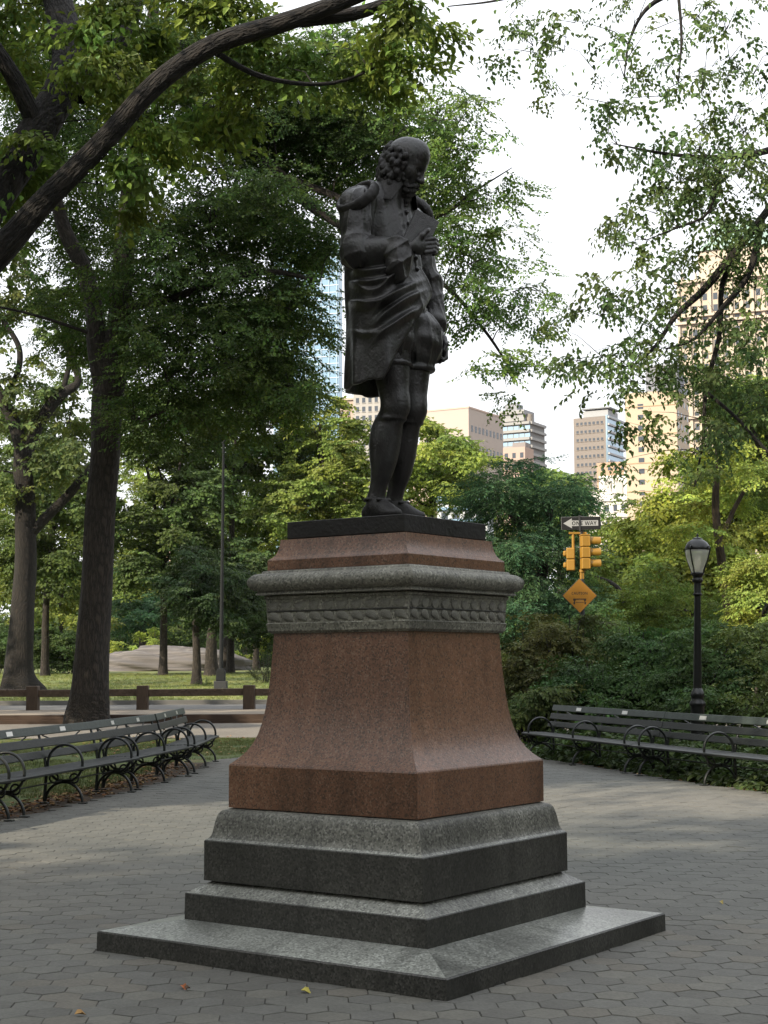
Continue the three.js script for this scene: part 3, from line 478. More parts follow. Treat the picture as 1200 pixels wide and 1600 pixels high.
// ---------- benches ----------
const n7 = noiseField(512, 6, 60, 4, 51);
const slatTex = tex(512, (i) => { const s = 0.7 + 0.6 * n7[i]; return [0.040 * s, 0.050 * s, 0.044 * s]; }, true, 1);
const slatM = std([0.15, 0.16, 0.15], 0.5, { map: slatTex, bumpMap: bumpFine, bumpScale: 0.002 }), slatSheen = std([0.85, 0.9, 0.87], 0.5, { map: slatTex, bumpMap: bumpFine, bumpScale: 0.002 });  // top back slat: its grey sheen is put into the colour
const ironM = std([0.016, 0.018, 0.017], 0.38, { metalness: 0.2 }), plaqueM = std([0.62, 0.61, 0.58], 0.35, { metalness: 0.7 });
function makeBench() {
  const t = thing('park_bench', 'dark green slatted park bench with round iron arm hoops', 'bench');
  const L = 3.36, half = 1.5;
  for (const [z, y, w, rx] of [[0.235, 0.428, 0.085, 0.16], [0.135, 0.436, 0.095, 0.02], [0.03, 0.434, 0.095, -0.02], [-0.075, 0.430, 0.095, -0.03], [-0.175, 0.426, 0.085, -0.05]]) mesh('slat', slatG(L, 0.030, w), slatM, t).position.set(0, y, z), t.children.at(-1).rotation.x = rx;
  for (const [z, y, w, m] of [[-0.245, 0.585, 0.095, slatM], [-0.292, 0.72, 0.105, slatM], [-0.335, 0.862, 0.105, slatSheen]]) { const o = mesh('slat', slatG(L, w, 0.030), m, t); o.position.set(0, y, z); o.rotation.x = -0.30; }
  for (const x of [-half, 0, half]) {
    const f = new THREE.Group(); f.name = 'iron_frame'; f.position.x = x; t.add(f);
    mesh('hoop', T(new THREE.TorusGeometry(0.222, 0.017, 8, 40), 0, 0.478, 0.012, 0, Math.PI / 2, 0), ironM, f);
    mesh('leg_arch', [T(new THREE.TorusGeometry(0.235, 0.018, 8, 24, Math.PI), 0, 0.02, 0.0, 0, Math.PI / 2, 0), box(0.055, 0.014, 0.10, 0, 0.006, 0.245), box(0.055, 0.014, 0.10, 0, 0.006, -0.245), rbox(0.034, 0.05, 0.20, 0.008, 0, 0.262, 0)], ironM, f);
    mesh('back_post', tube([V(0, 0.02, -0.25), V(0, 0.42, -0.232), V(0, 0.62, -0.275), V(0, 0.90, -0.362)], [0.020, 0.020, 0.018, 0.015], 8, 0.08), ironM, f);
    mesh('bracket', [T(new THREE.TorusGeometry(0.055, 0.012, 6, 16), 0, 0.30, 0.13, 0, Math.PI / 2, 0), T(new THREE.TorusGeometry(0.055, 0.012, 6, 16), 0, 0.30, -0.13, 0, Math.PI / 2, 0), box(0.03, 0.028, 0.46, 0, 0.402, 0.02)], ironM, f);
  }
  mesh('tie_rod', T(new THREE.CylinderGeometry(0.009, 0.009, 3.0, 6), 0, 0.27, -0.02, 0, 0, Math.PI / 2), ironM, t);
  for (const s of [-1, 1]) { const c = new THREE.Group(); c.name = 'cross_brace'; t.add(c); for (const u of [-1, 1]) { const a = V(s * 0.75 - 0.55, 0.66 + u * 0.14, -0.34 - u * 0.045), b = V(s * 0.75 + 0.55, 0.66 - u * 0.14, -0.34 + u * 0.045 - 0.015); mesh('rod', tube([a, b], [0.009, 0.009], 6, 1), ironM, c); } }
  for (const x of [-0.78, 0.62]) { const p = mesh('plaque', box(0.15, 0.055, 0.004), plaqueM, t); p.position.set(x, 0.863, -0.3175); p.rotation.x = -0.30; }
  return t;
}
function slatG(L, h, w) { const g = new RoundedBoxGeometry(L, h, w, 2, 0.008), p = g.attributes.position, u = g.attributes.uv; for (let i = 0; i < p.count; i++) u.setXY(i, p.getY(i) + p.getZ(i), p.getX(i) * 0.4); return g; }
const bench0 = makeBench();
function placeBench(a, b, spread, label, group, first) {   // a, b: the front feet of its end frames
  const o = first ? bench0 : copy(bench0), dx = b[0] - a[0], dz = b[1] - a[1], l = Math.hypot(dx, dz), s = a[0] < 0 ? 1 : -1, f = [-dz / l * s, dx / l * s];
  const fx = s > 0 ? Math.abs(f[0]) : -Math.abs(f[0]), fz = f[0] * fx > 0 ? f[1] : -f[1];
  o.position.set((a[0] + b[0]) / 2 - fx * 0.24, 0, (a[1] + b[1]) / 2 - fz * 0.24); o.rotation.y = Math.atan2(fx, fz); o.scale.x = l / 3.0; tag(o, label, 'bench', group);
}
const benchRow = 'slatted park benches along the edge of the plaza';
placeBench([-3.95, -17.21], [-3.31, -20.49], 1, 'slatted bench with small silver plaques, in front of the forked tree trunk', benchRow, true);
placeBench([-4.85, -13.7], [-4.02, -16.8], 1, 'slatted bench cut off by the picture edge, beside the bench with two silver plaques', benchRow);
placeBench([-3.29, -20.9], [-2.93, -23.35], 1, 'second bench from the pedestal in the row of benches in front of the timber fence', benchRow);
placeBench([-2.90, -23.89], [-2.90, -26.84], 1, 'bench at the end of its row, nearest the pedestal and the path', benchRow);
placeBench([2.49, -27.3], [3.58, -23.5], 1, 'slatted bench between the red granite shaft and the lamp post, its top slat pale', benchRow);
placeBench([3.71, -22.96], [4.87, -19.3], 1, 'slatted bench in front of the ornate black lamp post, above green ivy', benchRow);

// ---------- ornate lamp post ----------
{
  const p = at(1088, 1115, 25.6), t = thing('lamp_post', 'ornate black iron park lamp post with a ribbed glass lantern, behind the benches', 'lamp post', [p.x, 0, p.z], 0.35);
  const lathe = (pts, n = 24) => new THREE.LatheGeometry(pts.map(([r, y]) => new THREE.Vector2(r, y)), n);
  const blackM = std([0.007, 0.0075, 0.007], 0.34, { metalness: 0.2 });
  mesh('base', lathe([[0.001, -0.05], [0.20, -0.05], [0.20, 0.06], [0.15, 0.08], [0.15, 0.30], [0.12, 0.34], [0.115, 0.92], [0.135, 0.95], [0.135, 0.99], [0.105, 1.03], [0.105, 1.08], [0.12, 1.11], [0.11, 1.15], [0.092, 1.19], [0.070, 1.23]], 8), blackM, t);
  mesh('pole', lathe([[0.072, 1.10], [0.070, 1.2], [0.054, 2.72], [0.054, 2.74], [0.075, 2.755], [0.075, 2.775], [0.06, 2.79], [0.058, 2.98]], 16), blackM, t);
  mesh('collar', lathe([[0.058, 2.95], [0.085, 2.975], [0.09, 3.01], [0.072, 3.03], [0.078, 3.06], [0.105, 3.09], [0.108, 3.12], [0.085, 3.13], [0.001, 3.13]]), blackM, t);
  t.rotation.z = -0.028;
  const prof = [[0.092, 3.13], [0.118, 3.20], [0.158, 3.30], [0.188, 3.40], [0.198, 3.47], [0.190, 3.515]];
  mesh('glass_globe', lathe(prof, 32), new THREE.MeshPhysicalMaterial({ color: 0xf2f2ea, roughness: 0.35, transmission: 0.75, thickness: 0 }), t);
  mesh('bulb', lathe([[0.001, 3.14], [0.035, 3.15], [0.04, 3.20], [0.05, 3.26], [0.055, 3.33], [0.045, 3.40], [0.001, 3.43]]), std([0.8, 0.76, 0.66], 0.3), t);
  const cage = new THREE.Group(); cage.name = 'lantern_cage'; t.add(cage);
  for (let i = 0; i < 4; i++) { const a = i * Math.PI / 2 + 0.5, pts = [[0.105, 3.11], [0.134, 3.20], [0.176, 3.30], [0.208, 3.40], [0.228, 3.48], [0.236, 3.53], [0.215, 3.56], [0.185, 3.535]].map(([r, y]) => V(Math.sin(a) * r, y, Math.cos(a) * r)); mesh('rib', tube(pts, pts.map(() => 0.012), 8, 0.03), blackM, cage); }
  mesh('cap', lathe([[0.20, 3.50], [0.206, 3.52], [0.20, 3.548], [0.186, 3.585], [0.152, 3.632], [0.105, 3.665], [0.08, 3.675], [0.080, 3.685], [0.078, 3.695], [0.03, 3.71], [0.012, 3.72], [0.02, 3.74], [0.012, 3.765], [0.001, 3.785]], 32), blackM, t);
}
// ---------- tall street lamp across the road ----------
{
  const p = at(345, 1078, 76), gy = hill(p.z), t = thing('street_lamp', 'tall thin dark street lamp pole with a square base, on the lawn across the road', 'street lamp', [p.x, gy, p.z]);
  const darkM = std([0.008, 0.009, 0.010], 1), top = at(350, 690, 76).y - gy;
  mesh('pole', T(new THREE.CylinderGeometry(0.055, 0.10, top - 0.9, 12), 0, 0.9 + (top - 0.9) / 2, 0), darkM, t).rotation.z = -0.006;
  mesh('base', [rbox(0.44, 0.5, 0.44, 0.04, 0, 0.66, 0), rbox(0.36, 0.12, 0.36, 0.04, 0, 0.95, 0)], darkM, t);
  mesh('footing', rbox(0.62, 0.46, 0.62, 0.03, 0, 0.18, 0), std([0.03, 0.03, 0.032], 0.9), t);
  mesh('arm', tube([V(0, top - 0.1, 0), V(0.5, top + 0.4, 0), V(1.8, top + 0.75, 0)], [0.05, 0.045, 0.035], 8, 0.2), darkM, t);
  mesh('lamp_head', rbox(0.7, 0.14, 0.3, 0.06, 2.05, top + 0.75, 0), darkM, t);
}
// ---------- traffic signal with its signs ----------
{
  const D = 36, c = at(909, 880, D), p0 = at(910, 1000, D), t = thing('traffic_signal', 'yellow traffic signal seen from the side on a dark pole among the shrubs', 'traffic signal', [c.x, 0, c.z]);
  const Y = (py) => at(909, py, D).y, Xo = (px) => at(px, 880, D).x - c.x, yel = std([0.25, 0.128, 0.009], 0.65), dark = std([0.022, 0.022, 0.022], 0.6);
  mesh('pole', cyl(0.055, 0.05, Y(806), 12, 0, Y(806) / 2, 0), dark, t);
  mesh('bracket', [rbox(0.42, 0.05, 0.08, 0.01, -0.08, Y(833), 0), rbox(0.10, 0.22, 0.10, 0.02, 0, Y(898), 0), cyl(0.035, 0.035, 0.42, 10, -0.19, Y(845), 0), cyl(0.075, 0.075, 0.06, 12, 0, Y(892), 0)], yel, t);
  const head = new THREE.Group(); head.name = 'signal_head'; t.add(head); head.position.set(Xo(913), Y(864), 0.10); head.rotation.y = 0.10;
  const h = 0.262;
  for (let i = 0; i < 3; i++) {
    mesh('housing', [rbox(0.19, h - 0.006, 0.27, 0.025, 0, (1 - i) * h, 0), rbox(0.03, h - 0.03, 0.29, 0.01, 0.09, (1 - i) * h, 0)], yel, head);
    const vis = new THREE.CylinderGeometry(0.105, 0.112, 0.26, 20, 1, true, Math.PI * 0.30, Math.PI * 1.4); vis.rotateX(Math.PI / 2); vis.rotateY(Math.PI / 2);
    // solid-walled hood: an outer and an inner skin
    const vin = new THREE.CylinderGeometry(0.099, 0.106, 0.26, 20, 1, true, Math.PI * 0.30, Math.PI * 1.4); vin.rotateX(Math.PI / 2); vin.rotateY(Math.PI / 2);
    for (const g of [vis, vin]) { g.translate(0.235, (1 - i) * h, 0); }
    mesh('visor', [vis, vin], new THREE.MeshStandardMaterial({ color: yel.color, roughness: 0.5, side: THREE.DoubleSide }), head);
    mesh('lens', T(new THREE.SphereGeometry(0.098, 16, 10), 0, 0, 0).scale(0.3, 1, 1).translate(0.095, (1 - i) * h, 0), std([[0.16, 0.012, 0.01], [0.18, 0.09, 0.01], [0.01, 0.10, 0.06]][i], 0.2), head);
  }
  mesh('cap', rbox(0.2, 0.03, 0.28, 0.01, 0, 1.5 * h + 0.012, 0), yel, head);
  const ped = new THREE.Group(); ped.name = 'walk_signal'; t.add(ped); ped.position.set(Xo(892), Y(874), -0.02); ped.rotation.y = -0.12;
  for (let i = 0; i < 2; i++) { mesh('housing', rbox(0.20, 0.262, 0.28, 0.03, 0, 0.135 - i * 0.27, 0), yel, ped); mesh('visor', rbox(0.09, 0.13, 0.25, 0.04, -0.13, 0.135 - i * 0.27, 0), yel, ped); }
  // the signs, flat print on aluminium plates with real thickness
  const canvasMat = (w, hh, draw) => { const cv = document.createElement('canvas'); cv.width = w; cv.height = hh; draw(cv.getContext('2d'), w, hh); const tx = new THREE.CanvasTexture(cv); tx.colorSpace = THREE.SRGBColorSpace; return new THREE.MeshStandardMaterial({ map: tx, roughness: 0.85 }); };
  const oneW = 0.915, oneH = 0.305;
  const one = new THREE.Group(); one.name = 'one_way_sign'; t.add(one); one.position.set(Xo(908), Y(818), 0.085); one.rotation.z = 0.012;
  mesh('plate', rbox(oneW, oneH, 0.012, 0.005), std([0.12, 0.12, 0.12], 0.7), one);
  const face = mesh('sign_face', new THREE.PlaneGeometry(oneW - 0.012, oneH - 0.012), canvasMat(900, 300, (g, w, h2) => {
    g.fillStyle = '#060606'; g.fillRect(0, 0, w, h2); g.fillStyle = '#8e8e8c'; g.beginPath(); g.moveTo(40, 150); g.lineTo(240, 30); g.lineTo(240, 84); g.lineTo(850, 84); g.lineTo(850, 216); g.lineTo(240, 216); g.lineTo(240, 270); g.closePath(); g.fill();
    g.fillStyle = '#060606'; g.font = 'bold 128px sans-serif'; g.textAlign = 'left'; g.textBaseline = 'middle'; g.fillText('ONE WAY', 236, 152, 595);
  }), one); face.position.z = 0.0085;
  mesh('shadow_strip', rbox(0.045, oneH + 0.06, 0.02, 0.004, -0.03, 0, 0.013), dark, one);  // dark strip added in place of the shadow across the sign
  const dia = new THREE.Group(); dia.name = 'caution_sign'; t.add(dia); dia.position.set(Xo(904), Y(931), 0.09); dia.rotation.z = Math.PI / 4;
  mesh('plate', rbox(0.575, 0.575, 0.012, 0.005), dark, dia);
  const df = mesh('sign_face', new THREE.PlaneGeometry(0.555, 0.555), canvasMat(640, 640, (g) => {
    g.fillStyle = '#7c5406'; g.fillRect(0, 0, 640, 640); g.translate(320, 320); g.rotate(Math.PI / 4); g.fillStyle = '#24180a'; g.textAlign = 'center'; g.textBaseline = 'middle'; g.font = 'bold 98px sans-serif'; g.fillText('CAUTION', 0, -62, 500);
    // the horse carriage: a box body, two shafts and wheels
    g.fillRect(-175, 78, 350, 30); g.fillRect(-170, 78, 62, 62); g.fillRect(108, 78, 62, 62); g.fillRect(-168, 172, 44, 60); g.fillRect(124, 172, 44, 60); g.fillRect(-150, 140, 26, 60); g.fillRect(124, 140, 26, 60); g.fillRect(-110, 178, 220, 14);
    g.fillStyle = '#77551f'; g.beginPath(); g.ellipse(0, 140, 86, 36, 0, 0, 7); g.fill();
  }), dia); df.position.z = 0.0085;
}
// ---------- timber guard rail by the road ----------
{
  const barkish = noiseField(512, 40, 4, 4, 61), woodM = std([1, 1, 1], 0.9, { map: tex(512, (i) => { const s = 0.6 + 0.8 * barkish[i]; return [0.085 * s, 0.058 * s, 0.040 * s]; }), bumpMap: tex(512, (i) => barkish[i], false), bumpScale: 0.02 });
  const t = thing('timber_fence', 'low guard rail of thick timber posts and one heavy beam along the road', 'fence', [0, 0, -54.6]);
  const xs = [-19.9, -16.1, -12.3, -8.46, -4.74, -0.9, 2.9, 6.7];
  xs.forEach((x, i) => { const g = new RoundedBoxGeometry(0.40, 0.94, 0.40, 3, 0.03); g.translate(0, 0.47, 0); const o = mesh('post', g, woodM, t); o.position.set(x, 0, 0.02 * Math.sin(i * 5)); o.rotation.y = 0.08 * Math.sin(i * 3); });
  for (let i = 0; i + 1 < xs.length; i++) { const L = xs[i + 1] - xs[i] - 0.38, g = new RoundedBoxGeometry(L, 0.25, 0.22, 3, 0.03); const o = mesh('beam', g, woodM, t); o.position.set((xs[i] + xs[i + 1]) / 2, 0.69, 0); o.rotation.z = 0.006 * Math.sin(i * 7); }
}
// ---------- rock outcrop ----------
{
  const g = new THREE.SphereGeometry(1, 72, 36), p = g.attributes.position, v = V();
  for (let i = 0; i < p.count; i++) { v.fromBufferAttribute(p, i); const k = 1 + 0.05 * Math.sin(7 * v.x + 4 * v.z + 2) + 0.035 * Math.sin(17 * v.y + 9 * v.x) + 0.02 * Math.sin(31 * v.x - 23 * v.z + 9 * v.y); v.multiplyScalar(k); v.y = Math.round(v.y * 9 + 1.2 * v.x) / 9 * 0.35 + v.y * 0.65; p.setXYZ(i, v.x, v.y, v.z); }
  g.scale(6.6, 2.05, 4.5); g.computeVertexNormals();
  const c = at(262, 1050, 122); const rock = mesh('rock_outcrop', g, std([1, 1, 1], 0.85, { map: tex(512, (i) => { const s = 0.65 + 0.8 * (n7[i] - 0.5) + 0.6 * (n4[i] - 0.5); return [0.17 * s, 0.152 * s, 0.142 * s]; }, true, 1), bumpMap: tex(512, (i) => n7[i], false), bumpScale: 0.1 }), scene); rock.position.set(c.x, hill(c.z) - 0.1, c.z); rock.rotation.y = 0.2;
  tag(rock, 'long low grey rock outcrop on the lawn behind the small dark tree', 'rock');
}
// ---------- buildings beyond the park ----------
const glassDark = std([0.05, 0.06, 0.075], 0.12, { metalness: 0.1 }), glassBlue = std([0.30, 0.42, 0.52], 0.12, { metalness: 0.5 });
const stoneTexB = tex(512, (i, x, y) => { const s = 0.86 + 0.28 * n4[i] - 0.05 * ((y % 64) < 3); return [s, s, s]; }, true, 0.05);
const wallM = (rgb) => std(rgb.map((c) => c * 0.72), 0.9, { map: stoneTexB });
// a block whose two faces towards the park meet at a corner; u runs along a face, v up; the group's y is the ground
function tower(name, label, px, topPy, d, turn, w, dep, wall, parts, base = 0) {
  const c = at(px, topPy, d), t = thing(name, label, 'building', [c.x, base, c.z], -turn), H = c.y - base;
  mesh('wall', box(w, H, dep, 0, H / 2, -dep / 2), wall, t);
  parts?.(t, H, w, dep);
  return t;
}
const winG = new Map();
// windows in a grid on the front (face 0: +z at z = 0) or the side face (1: +x side, -1: -x side)
function windows(t, face, w, dep, u0, u1, v0, v1, nu, nv, ww, wh, glass, frame, skip) {
  const key = ww.toFixed(2) + 'x' + wh.toFixed(2); if (!winG.has(key)) winG.set(key, [box(ww, wh, 0.1, 0, 0, 0.0), box(ww + 0.3, 0.22, 0.4, 0, -wh / 2 - 0.11, 0.1)]);
  const [gg, gs] = winG.get(key);
  for (let j = 0; j < nv; j++) for (let i = 0; i < nu; i++) {
    if (skip?.(i, j)) continue;
    const u = lerp(u0, u1, nu === 1 ? 0.5 : i / (nu - 1)), v = lerp(v0, v1, nv === 1 ? 0.5 : j / (nv - 1));
    const o = mesh('window', gg, glass, t); if (frame) mesh('sill', gs, frame, o);
    if (face === 0) o.position.set(u, v, 0.02); else { o.position.set(face * (w / 2 + 0.02), v, -u); o.rotation.y = face * Math.PI / 2; }
  }
}
const bands = (t, face, w, dep, v0, v1, n, h, out, m, name = 'floor_band') => { for (let i = 0; i < n; i++) { const v = lerp(v0, v1, n === 1 ? 0 : i / (n - 1)); mesh(name, face === 0 ? box(w - 0.02, h, out, 0, v, out / 2 + 0.03) : box(out, h, dep - 0.02, face * (w / 2 + out / 2 + 0.03), v, -dep / 2), m, t); } };
const piers = (t, face, w, dep, us, v0, v1, ww, out, m) => { for (const u of us) mesh('pier', face === 0 ? box(ww, v1 - v0, out, u, (v0 + v1) / 2, out / 2 + 0.04) : box(out, v1 - v0, ww, face * (w / 2 + out / 2 + 0.04), (v0 + v1) / 2, -u), m, t); };
const range = (a, b, n) => Array.from({ length: n }, (_, i) => lerp(a, b, n === 1 ? 0.5 : i / (n - 1)));
const TURN = 0.62;
// glass tower behind the cloak
tower('glass_tower', 'tall pale blue glass skyscraper showing behind the tree beside the statue\u2019s cloak', 478, 380, 900, 0.25, 40, 8, std([0.22, 0.34, 0.44], 0.14, { metalness: 0.35 }), (t, H, w, dep) => { bands(t, 0, w, dep, H * 0.30, H - 1, 42, 0.5, 0.25, std([0.40, 0.50, 0.58], 0.4)); piers(t, 0, w, dep, range(-19, 19, 9), H * 0.3, H, 0.3, 0.4, std([0.36, 0.46, 0.54], 0.4)); });
tower('stone_apartment_building', 'slim pinkish stone apartment building beside the blue glass skyscraper', 545, 622, 760, 0.3, 9, 16, wallM([0.50, 0.38, 0.30]), (t, H, w, dep) => { windows(t, 0, w, dep, -3.2, 3.2, H - 38, H - 4, 3, 10, 1.5, 2.0, glassDark, wallM([0.5, 0.4, 0.32])); mesh('cornice', box(w + 1, 1, 1, 0, H - 0.6, 0.5), wallM([0.55, 0.44, 0.36]), t); });
tower('grey_apartment_building', 'grey stone apartment building with tall windows seen below the cloak hem', 578, 608, 700, 0.3, 16, 16, wallM([0.42, 0.40, 0.37]), (t, H, w, dep) => { windows(t, 0, w, dep, -6, 6, H - 34, H - 5, 5, 8, 1.5, 2.4, glassDark, wallM([0.46, 0.44, 0.4])); });
// beige slab block, its corner towards the park
tower('beige_office_block', 'plain beige stone block with few windows, seen over the trees beside the statue\u2019s legs', 694, 641, 620, 0.52, 22, 32, wallM([0.50, 0.43, 0.38]), (t, H, w, dep) => {
  windows(t, 0, w, dep, -8, 9, H - 17, H - 12.5, 6, 2, 1.6, 2.2, glassDark, null); windows(t, 1, w, dep, 3, 30, H - 16, H - 8, 9, 2, 1.7, 2.6, glassDark, null);
  mesh('parapet', box(w + 0.4, 0.7, dep + 0.4, 0, H + 0.36, -dep / 2), wallM([0.6, 0.46, 0.38]), t); mesh('lower_wing', box(10, H - 14, 8, -7, (H - 14) / 2, 4.05), wallM([0.55, 0.42, 0.35]), t);
});
tower('banded_apartment_tower', 'stepped grey tower ringed by bands of balconies, between the beige block and the white sky', 802, 660, 700, 0.5, 16.4, 17, wallM([0.24, 0.235, 0.23]), (t, H, w, dep) => {
  const pale = wallM([0.36, 0.355, 0.345]);
  for (const f of [0, 1, -1]) bands(t, f, w, dep, H - 44, H - 0.7, 13, 1.2, 1.0, pale, 'balcony');
  windows(t, 0, w, dep, -7, 7, H - 42, H - 2.7, 6, 12, 2.4, 1.7, glassBlue, null);
  mesh('upper_storey', box(12, 6, 12, -1.5, H + 3, -8), wallM([0.36, 0.36, 0.37]), t); for (const y of [1.2, 4.6]) mesh('balcony', box(12.6, 1.1, 1, -1.5, H + y, -1.6), pale, t); mesh('roof_house', box(6, 3.4, 7, -3, H + 7.7, -8), wallM([0.30, 0.31, 0.33]), t);
  mesh('water_tank', cyl(1.6, 1.6, 4, 12, 5.8, H + 2, -5), wallM([0.3, 0.26, 0.22]), t);
});
tower('low_pink_block', 'low pinkish brick block with a dark top in front of the banded tower', 803, 699, 560, 0.45, 8.5, 9, wallM([0.50, 0.37, 0.31]), (t, H, w, dep) => { mesh('roof_house', box(5, 2.0, 5, 1, H + 1.0, -5), wallM([0.28, 0.25, 0.24]), t); windows(t, 0, w, dep, -3, 3, H - 7, H - 3, 3, 2, 1.3, 1.9, glassDark, null); });
// brown tower with a glazed side
tower('brown_brick_tower', 'grey brown brick tower with rows of small square windows and a blue glazed side', 921, 652, 760, 0.5, 17, 22, wallM([0.25, 0.215, 0.19]), (t, H, w, dep) => {
  windows(t, 0, w, dep, -6.4, 6.4, H - 44, H - 3, 7, 11, 1.2, 1.4, glassDark, wallM([0.3, 0.26, 0.23]));
  mesh('glazed_side', box(0.8, H + 0.5, dep + 0.6, w / 2 + 0.43, (H + 0.5) / 2, -dep / 2), glassBlue, t);
  bands({ add: (o) => t.add(o) }, 1, w + 1.7, dep + 0.8, H - 44, H - 0.5, 13, 0.9, 0.9, wallM([0.50, 0.50, 0.50]), 'balcony');
  mesh('roof_house', box(13, 3.0, 14, 2.5, H + 1.9, -9), wallM([0.40, 0.41, 0.42]), t); mesh('roof_slab', box(14.5, 0.6, 16, 3, H + 4.4, -9), wallM([0.25, 0.26, 0.27]), t);
});
tower('orange_brick_building', 'low orange brick block squeezed between the white building and the tan tower', 957, 722, 520, 0.42, 11, 10, wallM([0.52, 0.35, 0.24]), (t, H, w, dep) => windows(t, 0, w, dep, -3.5, 3.5, H - 2.2, H - 2.2, 4, 1, 1.0, 1.1, glassDark, null));
// white building with an arched gable
tower('white_building', 'bright white building with an arched gable and rows of windows above the traffic signal', 942, 781, 470, 0.30, 15.5, 16, wallM([0.78, 0.76, 0.72]), (t, H, w, dep) => {
  const wh = wallM([0.80, 0.78, 0.74]), sh = new THREE.Shape(); sh.moveTo(-4.2, 0); sh.lineTo(-4.2, 1.3); sh.absellipse(0, 1.3, 4.2, 1.9, Math.PI, 0, true); sh.lineTo(4.2, 0);
  mesh('arched_gable', T(new THREE.ExtrudeGeometry(sh, { depth: 5, bevelEnabled: false, curveSegments: 16 }), -1, H, -5.2), wh, t);
  windows(t, 0, w, dep, -6.2, 6.2, H - 17.5, H - 2.6, 6, 4, 1.15, 2.1, glassDark, wh);
  for (const y of [0.3, 5.2, 10.4]) mesh('string_course', box(w + 0.5, 0.4, 0.5, 0, H - y, 0.27), wh, t);
  mesh('upper_storey', box(13, 8, 9, 4.5, H + 4, -10), wh, t); for (const u of [0.6, 4.2, 7.8]) mesh('bay_panel', box(2.2, 4.6, 0.3, u, H + 4.2, -5.35), wallM([0.55, 0.51, 0.48]), t);
  mesh('chimney', box(1.2, 2, 1.2, 6, H + 9, -9), wh, t);
});
tower('cream_building', 'pale cream building front with tall windows lower down beside the traffic signal', 962, 838, 400, 0.30, 9, 10, wallM([0.62, 0.55, 0.48]), (t, H, w, dep) => windows(t, 0, w, dep, -3, 3, H - 9, H - 2.4, 3, 3, 1.1, 2.2, glassDark, wallM([0.66, 0.6, 0.52])));
// tan tower
tower('tan_brick_tower', 'tall sunlit tan brick tower with one column of windows and a shaded side', 1016, 612, 430, 0.40, 14.6, 16, wallM([0.56, 0.45, 0.33]), (t, H, w, dep) => {
  windows(t, 0, w, dep, -2.9, -2.9, H - 62, H - 4, 1, 20, 1.6, 1.4, glassDark, null); bands(t, 0, w, dep, H - 60, H - 4, 8, 0.25, 0.12, wallM([0.52, 0.37, 0.23]));
  windows(t, 1, w, dep, 2, 14, H - 60, H - 3, 4, 18, 1.4, 1.5, glassDark, null); mesh('roof_house', box(9, 7.5, 9, 2.5, H + 3.7, -8), wallM([0.24, 0.25, 0.28]), t); mesh('roof_slab', box(9.6, 0.5, 9.6, 2.5, H + 7.8, -8), wallM([0.3, 0.31, 0.33]), t);
});
// ornate stone tower
tower('ornate_stone_tower', 'huge ornate cream stone tower with narrow piers and a green roof, seen through the branches', 1150, 430, 560, 0.40, 44, 40, wallM([0.55, 0.46, 0.36]), (t, H, w, dep) => {
  const st1 = wallM([0.60, 0.51, 0.41]); piers(t, 0, w, dep, range(-21.4, 21.4, 12), H - 110, H - 2, 1.0, 0.7, st1); windows(t, 0, w, dep, -19.45, 19.45, H - 108, H - 7, 11, 24, 1.6, 2.5, glassDark, null);
  for (const y of [1, 14, 16.5, 52]) mesh('cornice', box(w + 1.6, 0.9, 1.6, 0, H - y, 0.8 + 0.05), st1, t);
  for (const u of range(-20, 20, 9)) mesh('pinnacle', T(new THREE.ConeGeometry(0.9, 4.5, 6), u, H + 2.2, -0.6), st1, t);
  mesh('upper_storey', box(30, 12, 28, 0, H + 6, -20), st1, t); const rf = mesh('roof', T(new THREE.CylinderGeometry(9, 21, 11, 4, 1), 0, H + 17.5, -20, 0, Math.PI / 4, 0), std([0.26, 0.36, 0.31], 0.7), t);
});
// glimpses through the trees
tower('cream_apartment_building', 'cream apartment building glimpsed through a gap in the trees beyond the rock outcrop', 262, 815, 470, 0.35, 13, 14, wallM([0.64, 0.48, 0.36]), (t, H, w, dep) => windows(t, 0, w, dep, -4.6, 4.6, H - 22, H - 3, 5, 7, 1.2, 1.8, glassDark, wallM([0.62, 0.5, 0.4])));
tower('pale_low_building', 'low pale building with a blue grey roof glimpsed through the trees behind the statue\u2019s plinth', 722, 782, 190, 0.2, 6.2, 6, wallM([0.66, 0.68, 0.70]), (t, H, w, dep) => { mesh('roof', box(w + 0.8, 0.5, dep + 0.6, 0, H + 0.26, -dep / 2 + 0.2), std([0.16, 0.26, 0.36], 0.5), t); bands(t, 0, w, dep, H - 4, H - 1, 3, 0.35, 0.3, std([0.20, 0.32, 0.44], 0.5)); windows(t, 0, w, dep, -2.2, 2.2, H - 1.9, H - 1.9, 4, 1, 0.8, 0.9, glassDark, null); });
// ---------- trees and plants ----------
const barkN = (() => { const S = 512, a = noiseField(S, 18, 5, 4, 81), b = noiseField(S, 60, 26, 2, 82); const o = new Float32Array(S * S); for (let i = 0; i < o.length; i++) o[i] = clamp(Math.abs(a[i] - 0.5) * 4.2 * 0.75 + b[i] * 0.3, 0, 1); return o; })();
const barkTex = tex(512, (i) => mix3([0.006, 0.0048, 0.0036], [0.042, 0.033, 0.025], barkN[i] * (0.7 + 0.5 * soft[i])), true, 1), barkBump = tex(512, (i) => barkN[i], false);
const elmBark = std([0.36, 0.34, 0.33], 0.95, { map: barkTex, bumpMap: barkBump, bumpScale: 0.04 });
const bark = std([1, 1, 1], 0.95, { map: barkTex, bumpMap: barkBump, bumpScale: 0.03 }), barkPale = std([1.9, 1.7, 1.4], 0.95, { map: barkTex, bumpMap: barkBump, bumpScale: 0.02 });
const leafM = new THREE.MeshPhysicalMaterial({ color: 0xffffff, roughness: 0.9, transmission: 0.42, thickness: 0, side: THREE.DoubleSide, specularIntensity: 0.35, vertexColors: true });
